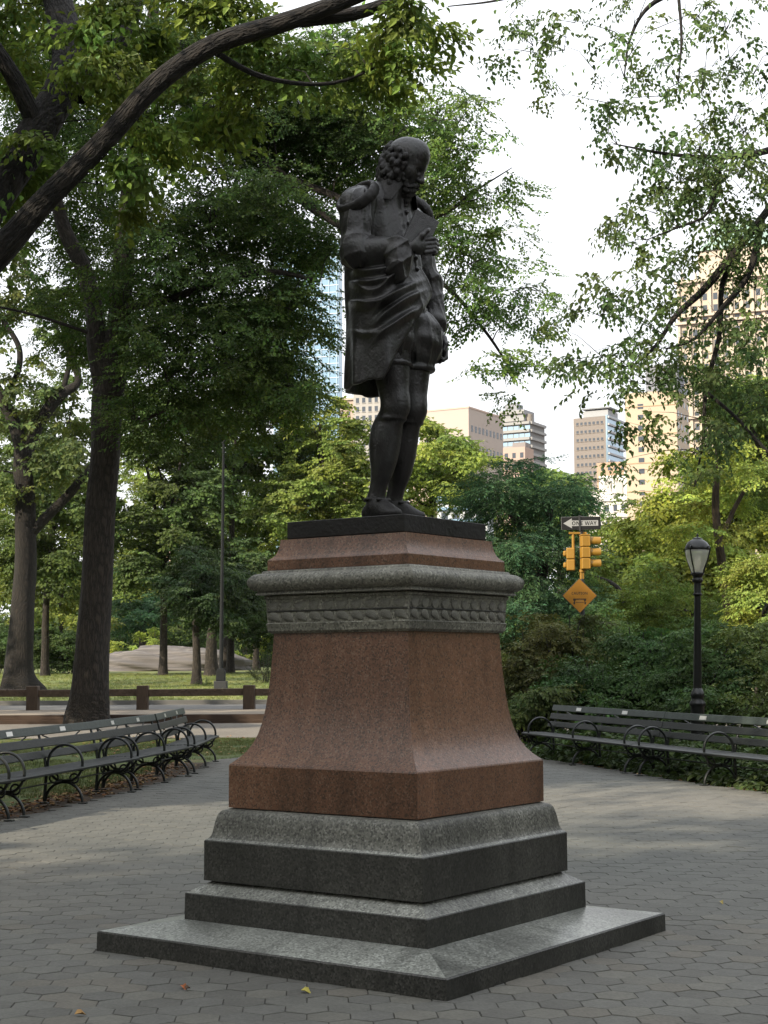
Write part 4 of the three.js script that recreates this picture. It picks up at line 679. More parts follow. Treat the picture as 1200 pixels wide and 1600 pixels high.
// one leaf: pointed oval folded along its midrib, its base at the origin, growing along +z
function leafInto(P, C, m, len, wid, fold, tris, col) {
  const q = V(), put = (x, y, z) => { q.set(x * wid * len, y * len, z * len).applyMatrix4(m); P.push(q.x, q.y, q.z); C.push(...col); };
  if (tris === 2) { put(0, 0, 0); put(-0.5, fold, 0.42); put(0, -fold * 0.5, 1); put(0, 0, 0); put(0, -fold * 0.5, 1); put(0.5, fold, 0.42); return; }
  for (const s of [-1, 1]) { const a = [[0, 0, 0], [s * 0.46, fold, 0.30], [s * 0.40, fold, 0.60], [0, -0.10, 1], [0, -0.02, 0.45]]; for (const t of (s < 0 ? [[0, 4, 1], [1, 4, 2], [2, 4, 3]] : [[0, 1, 4], [1, 2, 4], [2, 3, 4]])) for (const i of t) put(...a[i]); }
}
// a twig with leaves set alternately; grows along +z, y up
function spray(seed, n, leafLen, len, tris, wid = 0.62, twig = 0.004) {
  const r = rng(seed), P = [], C = [], m = new THREE.Matrix4(), q = new THREE.Quaternion(), e = new THREE.Euler();
  const stem = (s, t) => V(0.06 * len * Math.sin(s * 5 + seed) * t, -0.22 * len * t * t, len * t);
  const stems = [[0, 1, V(0, 0, 0), 0]];
  for (let k = 0; k < 3; k++) stems.push([k + 1, 0.45 + 0.25 * r(), stem(0, 0.15 + k * 0.25), (k & 1 ? 1 : -1) * (0.6 + 0.4 * r())]);
  const per = Math.ceil(n / 4);
  for (const [k, sc, o, turn] of stems) {
    const pt = (t) => { const p = stem(k, t).multiplyScalar(sc); p.applyAxisAngle(V(0, 1, 0), turn); return p.add(o); };
    for (let i = 0; i < 3; i++) { const a = pt(i / 3), b = pt((i + 1) / 3), w = twig * sc * (1 - i * 0.25); for (const [x, y] of [[1, 0], [0, 1]]) { P.push(a.x - x * w, a.y - y * w, a.z, a.x + x * w, a.y + y * w, a.z, b.x, b.y, b.z); C.push(...Array(3).fill([0.5, 0.25, 0.3]).flat()); } }
    for (let i = 0; i < per; i++) {
      const t = (i + 0.6) / per, p = pt(Math.min(1, t)), side = i & 1 ? 1 : -1, last = i === per - 1;
      e.set(0.15 + 0.75 * r() - (r() < 0.2 ? 0.6 : 0), turn + (last ? 0 : side * (0.55 + 0.6 * r())), side * 0.3 + (r() - 0.5) * 1.1, 'YXZ');
      m.compose(p, q.setFromEuler(e), V(1, 1, 1).multiplyScalar(0.75 + 0.5 * r()));
      const s = 0.75 + 0.5 * r(), yel = r() * 0.25; leafInto(P, C, m, leafLen, wid, 0.08 + 0.08 * r(), tris, [s * (1 + yel), s, s * (1 - yel)]);
    }
  }
  const g = new THREE.BufferGeometry(); g.setAttribute('position', new THREE.Float32BufferAttribute(P, 3)); g.setAttribute('color', new THREE.Float32BufferAttribute(C, 3)); g.computeVertexNormals(); return g;
}
const SP = { near: [1, 2, 3].map((s) => spray(s, 14, 0.092, 0.42, 6, 0.62, 0.003)), mid: [4, 5, 6].map((s) => spray(s, 30, 0.10, 0.75, 2, 0.66, 0.006)), far: [7, 8, 9].map((s) => spray(s, 26, 0.30, 1.6, 2, 0.8, 0.012)), shrub: [10, 11, 12].map((s) => spray(s, 34, 0.078, 0.55, 2, 0.62, 0.003)), feather: [13, 14].map((s) => spray(s, 40, 0.085, 0.85, 2, 0.34, 0.004)) };
const GAPS = [[0.2, 3.5, -14.3, 0.42], [-0.5, 2.9, -19.9, 0.6], [3.3, 5.4, -19.5, 0.36]];   // breaks in the canopy that let the sun down to the paving: x from, x to, z, half width
const singleLeaf = (() => { const P = [], C = []; leafInto(P, C, new THREE.Matrix4(), 0.10, 0.62, 0.10, 6, [1, 1, 1]); const g = new THREE.BufferGeometry(); g.setAttribute('position', new THREE.Float32BufferAttribute(P, 3)); g.setAttribute('color', new THREE.Float32BufferAttribute(C, 3)); g.computeVertexNormals(); return g; })();
// leaves on clumps inside the given ellipsoids; kind: list of spray shapes
function foliage(name, parent, blobs, kind, color, seed, o = {}) {
  const r = rng(seed), M = [], col = [], q = new THREE.Quaternion(), e = new THREE.Euler(), tips = [];
  const inv = parent === scene ? V() : parent.position;
  for (const b of blobs) {
    const clumps = Math.max(1, Math.round(b.n / (o.per ?? 14))), bc = b.color ?? color;
    for (let k = 0; k < clumps; k++) {
      const u = r() * 2 - 1, a = r() * Math.PI * 2, rad = Math.pow(r(), 1 / (b.shell ?? 2.4)), s = Math.sqrt(1 - u * u), dir = V(s * Math.cos(a), u, s * Math.sin(a)), p = V(b.c.x + dir.x * rad * b.r.x, b.c.y + dir.y * rad * b.r.y, b.c.z + dir.z * rad * b.r.z);
      tips.push(p); const tone = 0.72 + 0.56 * r(), warm = (r() - 0.45) * 0.26, size = (o.clump ?? 0.22) * Math.cbrt(b.r.x * b.r.y * b.r.z);
      const flat = o.flat ?? 0.55;
      for (let i = 0; i < (o.per ?? 14); i++) {
        const x = p.x + gauss(r) * size, y = p.y + gauss(r) * size * flat, z = p.z + gauss(r) * size;
        const out = Math.atan2(x - b.c.x + gauss(r) * 0.3 * b.r.x, z - b.c.z + gauss(r) * 0.3 * b.r.z) + (r() - 0.5) * 1.6;
        q.setFromEuler(e.set((o.droop ?? 0.25) + (r() - 0.5) * 1.0, out, (r() - 0.5) * 0.7, 'YXZ'));
        const sc = (o.scale ?? 1) * (0.7 + 0.6 * r());
        if (o.gaps) { const dv = V(0, 0, 1.6 * sc).applyQuaternion(q); let hit = false; for (const k of [0, 0.35, 0.7, 1.05]) { const t = (y + dv.y * k) / SUN.y, gx = x + dv.x * k - SUN.x * t, gz2 = z + dv.z * k - SUN.z * t; for (const [x0, x1, gz, h] of GAPS) if (gx > x0 && gx < x1 && Math.abs(gz2 - gz - 0.12 * (gx - 3)) < h) hit = true; } if (hit) continue; }
        M.push(new THREE.Matrix4().compose(V(x - inv.x, y - inv.y, z - inv.z), q, V(sc, sc, sc)));
        const t = tone * (0.85 + 0.3 * r()); col.push([bc[0] * t * (1 + warm), bc[1] * t, bc[2] * t * (1 - warm)]);
      }
    }
  }
  const im = new THREE.InstancedMesh(kind[seed % kind.length], leafM, M.length), cc = new THREE.Color(); M.forEach((m, i) => { im.setMatrixAt(i, m); im.setColorAt(i, cc.setRGB(...col[i])); });
  im.name = parent === scene ? numbered(name) : name; im.castShadow = im.receiveShadow = true; im.userData.kind = 'stuff'; parent.add(im);
  return tips;
}
// ellipsoids given on the photograph: pixel centre, distance, half sizes in pixels, half depth in metres, number of sprays
const blob = (px, py, d, rx, ry, rz, n, extra = {}) => ({ c: at(px, py, d), r: V(rx / F * d, ry / F * d, rz), n, ...extra });
// branches that run from the nearest bough to some of the leaf clumps
function twigs(parent, boughs, tips, r0, every, seed, m = bark, maxLen = 8) {
  const samples = []; for (const b of boughs) { const c = new THREE.CatmullRomCurve3(b); const n = Math.ceil(c.getLength() / 0.4); for (let i = Math.floor(n * 0.15); i <= n; i++) samples.push(c.getPoint(i / n)); }
  const r = rng(seed), gs = [];
  tips.forEach((p, i) => {
    if (i % every) return;
    let best = null, bd = maxLen * maxLen; for (const s of samples) { const d = s.distanceToSquared(p) + (s.y > p.y ? 1.5 : 0); if (d < bd) { bd = d; best = s; } }
    if (!best) return;
    const a = best.clone().sub(parent.position), b = p.clone().sub(parent.position), L = a.distanceTo(b), j = () => (r() - 0.5) * 0.28 * L, m1 = a.clone().lerp(b, 0.35).add(V(j(), 0.10 * L + j() * 0.5, j())), m2 = a.clone().lerp(b, 0.7).add(V(j() * 0.8, 0.06 * L + j() * 0.4, j() * 0.8)), k = r0 * clamp(L / 3, 0.45, 1.3);
    gs.push(tube([a, m1, m2, b], [k, k * 0.7, k * 0.45, k * 0.2], 5, 0.35)); samples.push(p.clone().lerp(best, 0.3));
  });
  if (gs.length) mesh('twigs', gs, m, parent, 'stuff');
}
// boughs given on the photograph: [px, py, distance, width in pixels]
function bough(parent, name, pts, m, nr, seed, flare) {
  const P = pts.map(([x, y, d]) => at(x, y, d)), R = pts.map(([, , d, w]) => w / F * d / 2);
  mesh(name, tube(P.map((p) => p.clone().sub(parent.position)), R, nr, Math.max(0.12, R[0] * 0.7), 0.10, seed, flare), m, parent);
  return P;
}
function tree(name, label, basePx, boughs, o = {}) {
  const g = at(...basePx), t = thing(name, label, 'tree', [g.x, hill(g.z), g.z], 0, o.group), lines = [];
  boughs.forEach((b, i) => lines.push(bough(t, i === 0 ? 'trunk' : 'limb', b, o.bark ?? bark, i === 0 ? 18 : 12, (o.seed ?? 1) * 31 + i, i === 0 && o.flare ? (y, th) => o.flare * Math.exp(-Math.max(0, y) / 0.55) * (1 + 0.5 * Math.sin(5 * th + (o.seed ?? 1)) + 0.25 * Math.sin(3 * th)) : undefined)));
  return [t, lines];
}
// -- the foreground elm whose limb crosses the picture; it stands beside the benches, out of the picture
{
  const base = V(-6.3, 0, -16.6), t = thing('elm_tree', 'large elm whose thick dark limb arches across the top of the picture', 'tree', base.toArray()), lines = [];
  const B = (name, P, R, s) => { mesh(name, tube(P.map((p) => p.clone().sub(base)), R, 20, 0.18, 0.09, s, name === 'trunk' ? (y) => 0.7 * Math.exp(-Math.max(0, y) / 0.5) : undefined), elmBark, t); lines.push(P); };
  const A = (px, py, d) => at(px, py, d);
  B('trunk', [base, V(-6.25, 1.5, -16.6), V(-6.05, 3.2, -16.7), V(-5.75, 4.6, -16.8), A(-110, 470, 16.9)], [0.50, 0.46, 0.44, 0.43, 0.40], 3);
  B('limb', [A(-110, 470, 16.9), A(-20, 410, 16.7), A(70, 315, 16.5), A(160, 225, 16.3), A(245, 130, 16.1), A(330, 72, 16), A(450, 33, 15.9), A(560, -8, 15.8), A(680, -60, 15.7)], [0.22, 0.165, 0.130, 0.118, 0.112, 0.108, 0.098, 0.08, 0.06], 4);
  B('limb', [A(-110, 470, 16.9), A(-30, 330, 17.3), A(55, 210, 17.7), A(105, 110, 18.1), A(95, 20, 18.5), A(70, -80, 19)], [0.28, 0.24, 0.215, 0.20, 0.185, 0.16], 5);
  B('limb', [A(60, 205, 17.7), A(20, 120, 17.4), A(-40, 30, 17.0)], [0.12, 0.1, 0.08], 6);
  B('limb', [A(120, 150, 18.0), A(200, 40, 18.4), A(215, -60, 18.8)], [0.14, 0.11, 0.08], 7);
  B('limb', [A(470, 30, 15.9), A(560, 20, 16.2), A(650, -15, 16.5)], [0.085, 0.07, 0.05], 8);
  B('limb', [A(330, 78, 16), A(410, 120, 16.5), A(520, 130, 17), A(620, 90, 17.4)], [0.035, 0.03, 0.02, 0.012], 9);
  const blobs = [blob(60, 40, 19.5, 130, 80, 1.2, 180), blob(180, 40, 17.6, 60, 60, 0.7, 120), blob(235, 190, 17.4, 50, 70, 0.6, 66), blob(150, 70, 16.6, 40, 50, 0.4, 45), blob(205, 290, 17, 34, 50, 0.5, 33), blob(40, 250, 17.6, 50, 46, 0.6, 51), blob(330, 20, 17.4, 90, 34, 0.7, 105), blob(350, 150, 18.2, 80, 50, 0.8, 84), blob(440, 110, 18, 80, 50, 0.9, 90), blob(500, 80, 17.8, 80, 40, 0.9, 90), blob(620, 30, 16.6, 70, 30, 0.7, 75), blob(610, 90, 17.5, 50, 36, 0.8, 33), blob(20, 330, 17.4, 40, 30, 0.6, 18),
    { c: V(-9, 8.5, -15), r: V(4, 2.5, 5), n: 900 }, { c: V(-6, 10.2, -12), r: V(4, 1.6, 4), n: 420 }];
  const leafC = [0.105, 0.185, 0.036], tips = foliage('crown', t, blobs, SP.near, leafC, 201, { per: 9, clump: 0.28, droop: 0.45, gaps: true });
  twigs(t, lines, tips, 0.022, 2, 202);
  const r = rng(203), mats = [[1.25, 1.35, 1.1], [1, 1.05, 1], [0.8, 0.85, 0.8]].map((k) => { const m = leafM.clone(); m.color.setRGB(leafC[0] * k[0], leafC[1] * k[1], leafC[2] * k[2]); return m; });
  for (let i = 0; i < 300; i++) { const b = blobs[Math.floor(r() * 13)], l = mesh('leaf', singleLeaf, mats[Math.floor(r() * 3)], t); l.position.set(b.c.x + gauss(r) * b.r.x * 0.8, b.c.y + gauss(r) * b.r.y * 0.8, b.c.z + (0.3 + 0.7 * r()) * b.r.z).sub(base); l.rotation.set(0.5 + r() * 0.9, r() * 6.3, (r() - 0.5) * 1.2, 'YXZ'); }
}
// -- the tree at the other side, its thin boughs reaching in over the benches
{
  const base = V(8.2, 0, -17.5), t = thing('leaning_tree', 'tree whose thin dark branches and hanging leaves reach in against the white sky', 'tree', base.toArray()), lines = [];
  const A = at, D = 14.5, B = (name, P, R, s) => { mesh(name, tube(P.map((p) => p.clone().sub(base)), name === 'trunk' ? R : R.map((k) => k * 0.8), name === 'trunk' ? 16 : 8, 0.14, 0.12, s), bark, t); lines.push(P); };
  B('trunk', [base, V(8.0, 2, -17.2), V(7.4, 4.5, -16.6), V(6.6, 6.3, -15.8), V(6.2, 8.5, -15)], [0.34, 0.28, 0.24, 0.19, 0.12], 1);
  B('limb', [V(6.6, 6.3, -15.8), A(1260, 250, 15), A(1200, 328, D), A(1150, 392, D), A(1100, 452, D), A(1055, 495, 14.3), A(1025, 540, 14.2), A(985, 575, 14)], [0.14, 0.11, 0.085, 0.062, 0.045, 0.032, 0.022, 0.012], 2);
  B('limb', [A(1190, 340, D), A(1178, 405, 14.4), A(1160, 445, 14.3), A(1125, 485, 14.2), A(1085, 530, 14.1), A(1040, 545, 14)], [0.05, 0.042, 0.036, 0.028, 0.018, 0.01], 3);
  B('limb', [A(1165, 370, D), A(1130, 440, 14.6), A(1125, 520, 14.5), A(1103, 610, 14.4), A(1098, 690, 14.3), A(1085, 760, 14.2)], [0.04, 0.034, 0.03, 0.026, 0.016, 0.008], 4);
  B('limb', [A(1103, 612, 14.4), A(1150, 652, 14.2), A(1185, 690, 14), A(1215, 720, 13.8)], [0.024, 0.02, 0.015, 0.01], 5);
  B('limb', [V(6.4, 7.4, -15.4), A(1250, 220, 15), A(1180, 240, 14.8), A(1110, 246, 14.6), A(1040, 240, 14.5), A(965, 226, 14.4)], [0.08, 0.055, 0.04, 0.032, 0.022, 0.008], 6);
  B('limb', [A(1130, 246, 14.6), A(1118, 290, 14.4), A(1105, 335, 14.3), A(1060, 355, 14.2), A(1010, 375, 14)], [0.028, 0.024, 0.018, 0.012, 0.006], 7);
  B('limb', [V(6.2, 8.5, -15), A(1240, -40, 15), A(1120, -30, 14.8), A(1020, 5, 14.6), A(985, 60, 14.4), A(975, 120, 14.2)], [0.09, 0.06, 0.045, 0.032, 0.018, 0.008], 8);
  B('limb', [A(1060, -10, 14.7), A(1065, 60, 14.5), A(1060, 130, 14.4)], [0.022, 0.016, 0.008], 9);
  B('limb', [A(1060, -30, 14.7), A(900, -35, 14.8), A(780, 0, 15), A(700, 10, 15.2)], [0.03, 0.026, 0.016, 0.008], 10);
  const blobs = [[1120, 290, 90, 60, 80], [1040, 270, 80, 55, 36], [940, 235, 60, 45, 14], [1000, 350, 70, 50, 26], [1150, 380, 70, 60, 60], [960, 480, 90, 60, 40], [1040, 420, 90, 60, 40], [900, 560, 60, 45, 16], [1000, 570, 90, 60, 56], [1100, 560, 90, 70, 50], [1160, 500, 60, 70, 40], [1020, 660, 50, 50, 16], [1110, 680, 70, 60, 22], [1180, 620, 40, 90, 30], [1010, 40, 70, 60, 34], [1080, 100, 70, 60, 26], [1180, 130, 60, 60, 24], [900, 60, 70, 60, 18], [800, 40, 70, 40, 16], [760, 70, 40, 30, 6], [960, 130, 60, 60, 20], [850, 90, 60, 60, 8], [1040, 180, 60, 40, 14], [1150, 220, 60, 50, 26], [1150, 20, 60, 40, 18], [985, 720, 24, 40, 5], [880, 470, 30, 60, 8]]  .map(([x, y, rx, ry, n]) => blob(x, y, D, rx, ry, 1.1, Math.round(n * (x > 1070 ? 1.4 : 1.1))));
  blobs.push({ c: V(8.5, 9, -13), r: V(3, 3, 4), n: 500 }, { c: V(7.5, 10, -9), r: V(3, 2, 4), n: 300 });
  const leafC = [0.085, 0.145, 0.045], tips = foliage('crown', t, blobs, SP.near, leafC, 301, { per: 3, clump: 0.20, droop: 0.55, scale: 0.52, flat: 0.8 });
  twigs(t, lines, tips, 0.011, 1, 302, bark, 2.4);
  const r = rng(303), m = leafM.clone(); m.color.setRGB(...leafC);
  for (let i = 0; i < 300; i++) { const b = blobs[Math.floor(r() * 27)], l = mesh('leaf', singleLeaf, m, t); l.scale.setScalar(0.62); l.position.set(b.c.x + gauss(r) * b.r.x * 0.9, b.c.y + gauss(r) * b.r.y * 0.9, b.c.z + gauss(r) * b.r.z).sub(base); l.rotation.set(0.5 + r() * 0.9, r() * 6.3, (r() - 0.5) * 1.2, 'YXZ'); }
}
// -- the forked tree behind the benches
{
  const D = 45, [t, lines] = tree('forked_tree', 'big dark tree with a straight forking trunk, between the benches and the fence', [140, 1134, D], [
    [[140, 1134, D, 54], [140, 1090, D, 56], [147, 960, D, 50], [156, 820, D, 47], [165, 700, D, 46], [172, 600, D, 50], [178, 560, D, 44], [186, 500, D, 36], [194, 400, D, 33], [204, 300, D, 30], [214, 210, D, 28], [228, 100, D, 22], [245, -20, D, 16]],
    [[168, 610, D, 40], [152, 540, D, 34], [147, 480, D, 30], [130, 420, D, 27], [105, 370, D, 24], [88, 310, D, 20], [70, 240, D, 15]],
    [[208, 205, D, 24], [250, 206, D, 22], [320, 222, D - 1, 20], [400, 242, D - 2, 19], [440, 275, D - 3, 17], [480, 318, D - 3, 15], [540, 358, D - 3, 12], [620, 400, D - 4, 10], [700, 450, D - 4, 7], [760, 520, D - 4, 5], [800, 580, D - 4, 3]],
    [[440, 275, D - 3, 12], [520, 305, D - 3, 11], [600, 340, D - 4, 9], [690, 335, D - 5, 7], [740, 300, D - 5, 4], [800, 262, D - 5, 1.5]],
    [[190, 480, D, 14], [260, 470, D - 2, 13], [340, 440, D - 3, 12], [430, 425, D - 4, 9], [500, 440, D - 4, 5]],
    [[350, 235, D - 1, 12], [400, 170, D - 1, 10], [470, 110, D - 1, 8], [560, 70, D - 1, 5]],
    [[185, 620, D, 10], [215, 655, D - 1, 8], [260, 640, D - 2, 5]],
  ], { seed: 5, flare: 0.35 });
  const dark = [0.056, 0.115, 0.024], mid = [0.06, 0.118, 0.022], thin = [0.075, 0.15, 0.028];
  const blobs = [[60, 60, 120, 90, 3, 260, dark], [260, 50, 120, 70, 3, 260, dark], [150, 200, 90, 80, 3, 200, dark], [30, 260, 60, 70, 3, 110, dark], [330, 150, 150, 90, 3, 420, mid], [520, 130, 110, 80, 3, 420, dark], [560, 220, 60, 80, 2.5, 260, dark], [450, 210, 90, 60, 3, 260, dark], [330, 330, 120, 90, 4, 340, dark], [430, 350, 100, 80, 4, 260, dark], [260, 430, 110, 90, 4, 260, dark], [360, 490, 140, 80, 4, 300, dark], [430, 470, 50, 50, 2.5, 130, dark], [290, 560, 110, 70, 4, 200, dark], [400, 590, 90, 70, 3, 130, mid], [340, 640, 80, 60, 2, 80, mid], [470, 500, 60, 50, 2, 44, mid], [250, 640, 60, 50, 2, 60, mid], [460, 620, 50, 50, 2, 36, mid], [180, 420, 60, 90, 3, 110, mid], [425, 560, 46, 50, 2, 90, dark], [120, 330, 90, 80, 3, 260, mid], [100, 480, 70, 80, 3, 140, mid], [180, 540, 60, 60, 2, 110, dark], [60, 150, 90, 110, 3, 280, mid], [505, 385, 40, 40, 2, 60, dark],
    [665, 210, 50, 50, 2, 80, thin], [720, 200, 60, 40, 2, 56, thin], [690, 280, 60, 50, 2, 90, thin], [770, 250, 60, 60, 2, 46, thin], [690, 390, 60, 60, 2, 110, thin], [760, 350, 60, 60, 2, 46, thin], [720, 470, 60, 50, 2, 46, thin], [790, 440, 60, 60, 2, 46, thin], [780, 540, 60, 50, 2, 30, thin], [840, 500, 40, 60, 2, 16, thin], [720, 590, 50, 20, 1, 8, thin], [810, 600, 40, 24, 1, 8, thin], [690, 155, 50, 24, 2, 16, thin]]
    .map(([x, y, rx, ry, rz, n, color]) => blob(x, y, x > 610 ? D - 5 : x < 235 && y > 130 ? D + 4 : D - 2, rx, ry, rz, Math.round(n * (x > 610 ? 1.15 : 1.6)), { color }));
  blobs.push({ c: V(-16, 11, -42), r: V(6, 4, 5), n: 600, color: dark });
  const tips = foliage('crown', t, blobs, SP.mid, mid, 401, { per: 7, clump: 0.34, droop: 0.35 }); twigs(t, lines, tips, 0.045, 2, 402);
}
// -- the second tree, across the road
{
  const D = 75, [t, lines] = tree('old_park_tree', 'grey barked tree with crooked forking boughs, on the lawn across the road', [30, 1080, D], [
    [[30, 1080, D, 52], [30, 1050, D, 44], [36, 950, D, 36], [40, 850, D, 33], [38, 760, D, 30], [38, 700, D, 32]],
    [[36, 705, D, 24], [22, 660, D, 20], [6, 630, D, 20], [-10, 600, D, 18]], [[42, 705, D, 22], [62, 658, D, 19], [92, 620, D, 18], [122, 596, D, 12], [112, 560, D, 11], [95, 500, D, 8]],
    [[0, 625, D, 12], [25, 590, D, 10], [30, 545, D, 9], [5, 500, D, 8]], [[48, 835, D, 16], [75, 805, D, 16], [110, 770, D, 15], [150, 722, D, 11], [170, 690, D, 7]], [[98, 612, D, 9], [108, 560, D, 8], [85, 510, D, 6]],
  ], { seed: 8, flare: 0.4, bark: std([0.45, 0.43, 0.41], 0.95, { map: barkTex, bumpMap: barkBump, bumpScale: 0.03 }) });
  const c = [0.085, 0.13, 0.035], blobs = [[40, 480, 90, 60, 3, 90], [20, 580, 70, 50, 3, 60], [110, 640, 70, 40, 3, 60], [60, 740, 80, 40, 3, 60], [120, 720, 50, 60, 3, 60], [0, 420, 70, 60, 3, 80]].map(([x, y, rx, ry, rz, n]) => blob(x, y, D + 1, rx, ry, rz, n)); blobs.push({ c: V(-26, 14, -75), r: V(7, 5, 6), n: 400 });
  const tips = foliage('crown', t, blobs, SP.far, c, 411, { per: 8, clump: 0.25, scale: 0.7 }); twigs(t, lines, tips, 0.05, 3, 412);
}
// -- simple trees farther off: trunk, a few limbs, a crown of clumps
let treeSeed = 500;
function parkTree(name, label, px, baseD, blobs, color, o = {}) {
  blobs = blobs.map((b) => [...b.slice(0, 6), Math.round(b[6] * (o.dense ?? 1.9))]); const s = ++treeSeed, r = rng(s), g = at(px, 1060, baseD), y0 = hill(g.z), t = thing(name, label, 'tree', [g.x, y0, g.z], 0, o.group);
  const B = blobs.map((b) => blob(...b)), mean = B.reduce((a, b) => a.add(b.c), V()).divideScalar(B.length), low = Math.min(...B.map((b) => b.c.y - b.r.y)), R = o.trunk ?? 0.22, fork = V(g.x + (r() - 0.5) * 0.4, Math.max(y0 + 1.2, lerp(low, mean.y, 0.35)), g.z);
  const P = [V(g.x, y0 - 0.1, g.z), V(g.x + (o.lean ?? 0) * 0.4, lerp(y0, fork.y, 0.5), g.z), fork]; mesh('trunk', tube(P.map((p) => p.clone().sub(t.position)), [R * 1.25, R, R * 0.8], 12, 0.3, 0.08, s, (y) => 0.4 * Math.exp(-Math.max(0, y) / 0.4)), o.bark ?? bark, t);
  const lines = [P];
  B.forEach((b, i) => { const L = [fork.clone(), fork.clone().lerp(b.c, 0.5).add(V((r() - 0.5), 0.6, (r() - 0.5))), b.c.clone()]; lines.push(L); mesh('limb', tube(L.map((p) => p.clone().sub(t.position)), [R * 0.6, R * 0.4, R * 0.15], 8, 0.5, 0.08, s + i), o.bark ?? bark, t); });
  const tips = foliage('crown', t, B, o.kind ?? SP.far, color, s + 100, { per: o.per ?? 10, clump: o.clump ?? 0.24, flat: o.flat ?? 0.55, scale: o.scale ?? 0.8, droop: o.droop ?? 0.25 }); if (o.twigs) twigs(t, lines, tips, R * 0.2, o.twigs, s + 200);
  return t;
}
function shrub(name, label, blobs, color, o = {}) {
  const s = ++treeSeed, B = blobs.map((b) => blob(...b)), c = B[0].c, y0 = hill(c.z), t = thing(name, label, 'shrub', [c.x, y0, c.z], 0, o.group), r = rng(s), gs = [];
  for (const b of B) for (let i = 0; i < 5; i++) { const x = b.c.x + (r() - 0.5) * b.r.x, z = b.c.z + (r() - 0.5) * b.r.z, h = b.c.y + (r() - 0.2) * b.r.y; gs.push(tube([V(x, y0 - 0.05, z), V(x + (r() - 0.5) * 0.3, lerp(y0, h, 0.5), z), V(x + (r() - 0.5) * b.r.x, h, z + (r() - 0.5) * b.r.z)].map((p) => p.sub(t.position)), [0.035, 0.025, 0.01], 5, 0.3)); }
  mesh('stems', gs, bark, t); foliage('foliage', t, B, o.kind ?? SP.shrub, color, s + 100, { per: o.per ?? 10, clump: o.clump ?? 0.28, scale: o.scale ?? 1, droop: o.droop ?? 0.2 });
  return t;
}
// ---------- the trees and shrubs of the park, from the far ones to the near ones ----------
const yellowGreen = [0.22, 0.31, 0.06], lightGreen = [0.14, 0.21, 0.038], midGreen = [0.075, 0.135, 0.026], darkGreen = [0.036, 0.075, 0.018], blueGreen = [0.044, 0.112, 0.050];
// far belt
[[-40, 'dark green tree at the far end of the lawn, behind the old tree'], [150, 'pale tree far behind the forked trunk'], [330, 'pale tree far behind the thin street lamp'], [480, 'far tree under the blue glass skyscraper'], [620, 'far tree between the statue\u2019s legs and the glass skyscraper'], [790, 'far tree below the banded apartment tower'], [1010, 'far tree below the tan brick tower'], [1180, 'far tree below the ornate stone tower']].forEach(([x, label], i) => parkTree('park_tree', label, x, 190 + (i % 3) * 14, [[x, 850, 190 + (i % 3) * 14, 90, 90, 8, 90], [x - 50, 920, 188, 80, 70, 7, 80], [x + 50, 920, 188, 80, 70, 7, 80], [x, 990, 186, 90, 40, 7, 70]], i % 2 ? lightGreen : midGreen, { scale: 1.2 }));
parkTree('park_tree', 'yellow green tree filling the gap between the old tree and the forked trunk', 95, 130, [[70, 800, 130, 90, 70, 5, 150], [30, 880, 130, 70, 70, 5, 130], [110, 900, 131, 60, 70, 4, 120], [90, 960, 128, 70, 40, 4, 80], [60, 680, 134, 70, 50, 5, 70]], [0.12, 0.18, 0.03]);
parkTree('park_tree', 'tall light green tree rising behind the rock outcrop', 220, 150, [[230, 770, 150, 70, 60, 6, 130], [200, 850, 150, 60, 60, 6, 120], [250, 900, 148, 60, 55, 5, 120], [290, 680, 152, 70, 60, 6, 100], [210, 960, 146, 50, 40, 4, 70]], lightGreen);
parkTree('park_tree', 'bluish green tree between the rock outcrop and the small dark tree', 225, 140, [[220, 960, 138, 50, 40, 4, 90], [250, 930, 139, 40, 40, 4, 60], [190, 920, 140, 40, 40, 4, 50]], blueGreen);
parkTree('park_tree', 'broad mid green tree behind the tall thin street lamp', 400, 120, [[400, 740, 118, 90, 80, 6, 200], [350, 800, 118, 70, 70, 5, 150], [440, 830, 119, 80, 80, 5, 190], [480, 740, 120, 60, 70, 5, 130], [380, 890, 116, 70, 50, 5, 110], [430, 930, 117, 50, 50, 4, 90]], midGreen);
parkTree('park_tree', 'light green tree beside the bronze plinth, its top just under the cloak hem', 520, 105, [[510, 740, 105, 60, 60, 5, 150], [560, 760, 105, 50, 50, 4, 110], [470, 800, 104, 60, 60, 5, 130], [530, 685, 106, 44, 40, 4, 60], [490, 660, 106, 40, 44, 4, 40], [545, 650, 106, 26, 30, 3, 16], [500, 600, 106, 30, 40, 3, 12], [545, 820, 104, 60, 40, 4, 80]], lightGreen);
parkTree('park_tree', 'sunlit yellowish tree directly behind the statue\u2019s legs', 675, 110, [[650, 730, 110, 60, 50, 5, 110], [690, 700, 110, 50, 45, 4, 90], [620, 790, 109, 50, 40, 4, 70], [695, 760, 110, 60, 50, 5, 80], [665, 668, 111, 24, 22, 3, 20], [730, 730, 109, 40, 44, 4, 60]], [0.17, 0.26, 0.05]);
parkTree('park_tree', 'tree with upright bright green shoots at its top beside the layered blue green tree', 880, 75, [[872, 770, 75, 26, 30, 2.5, 60], [870, 742, 75, 18, 22, 2, 26], [880, 800, 75, 20, 30, 2, 40], [855, 760, 76, 40, 36, 3, 50]], [0.10, 0.18, 0.04]);
parkTree('park_tree', 'light green tree in front of the tan tower and the white building', 980, 85, [[1000, 850, 85, 44, 36, 3, 80], [945, 890, 84, 46, 44, 3, 110], [1010, 880, 84, 60, 50, 3, 120], [965, 940, 82, 60, 50, 3, 110]], lightGreen);
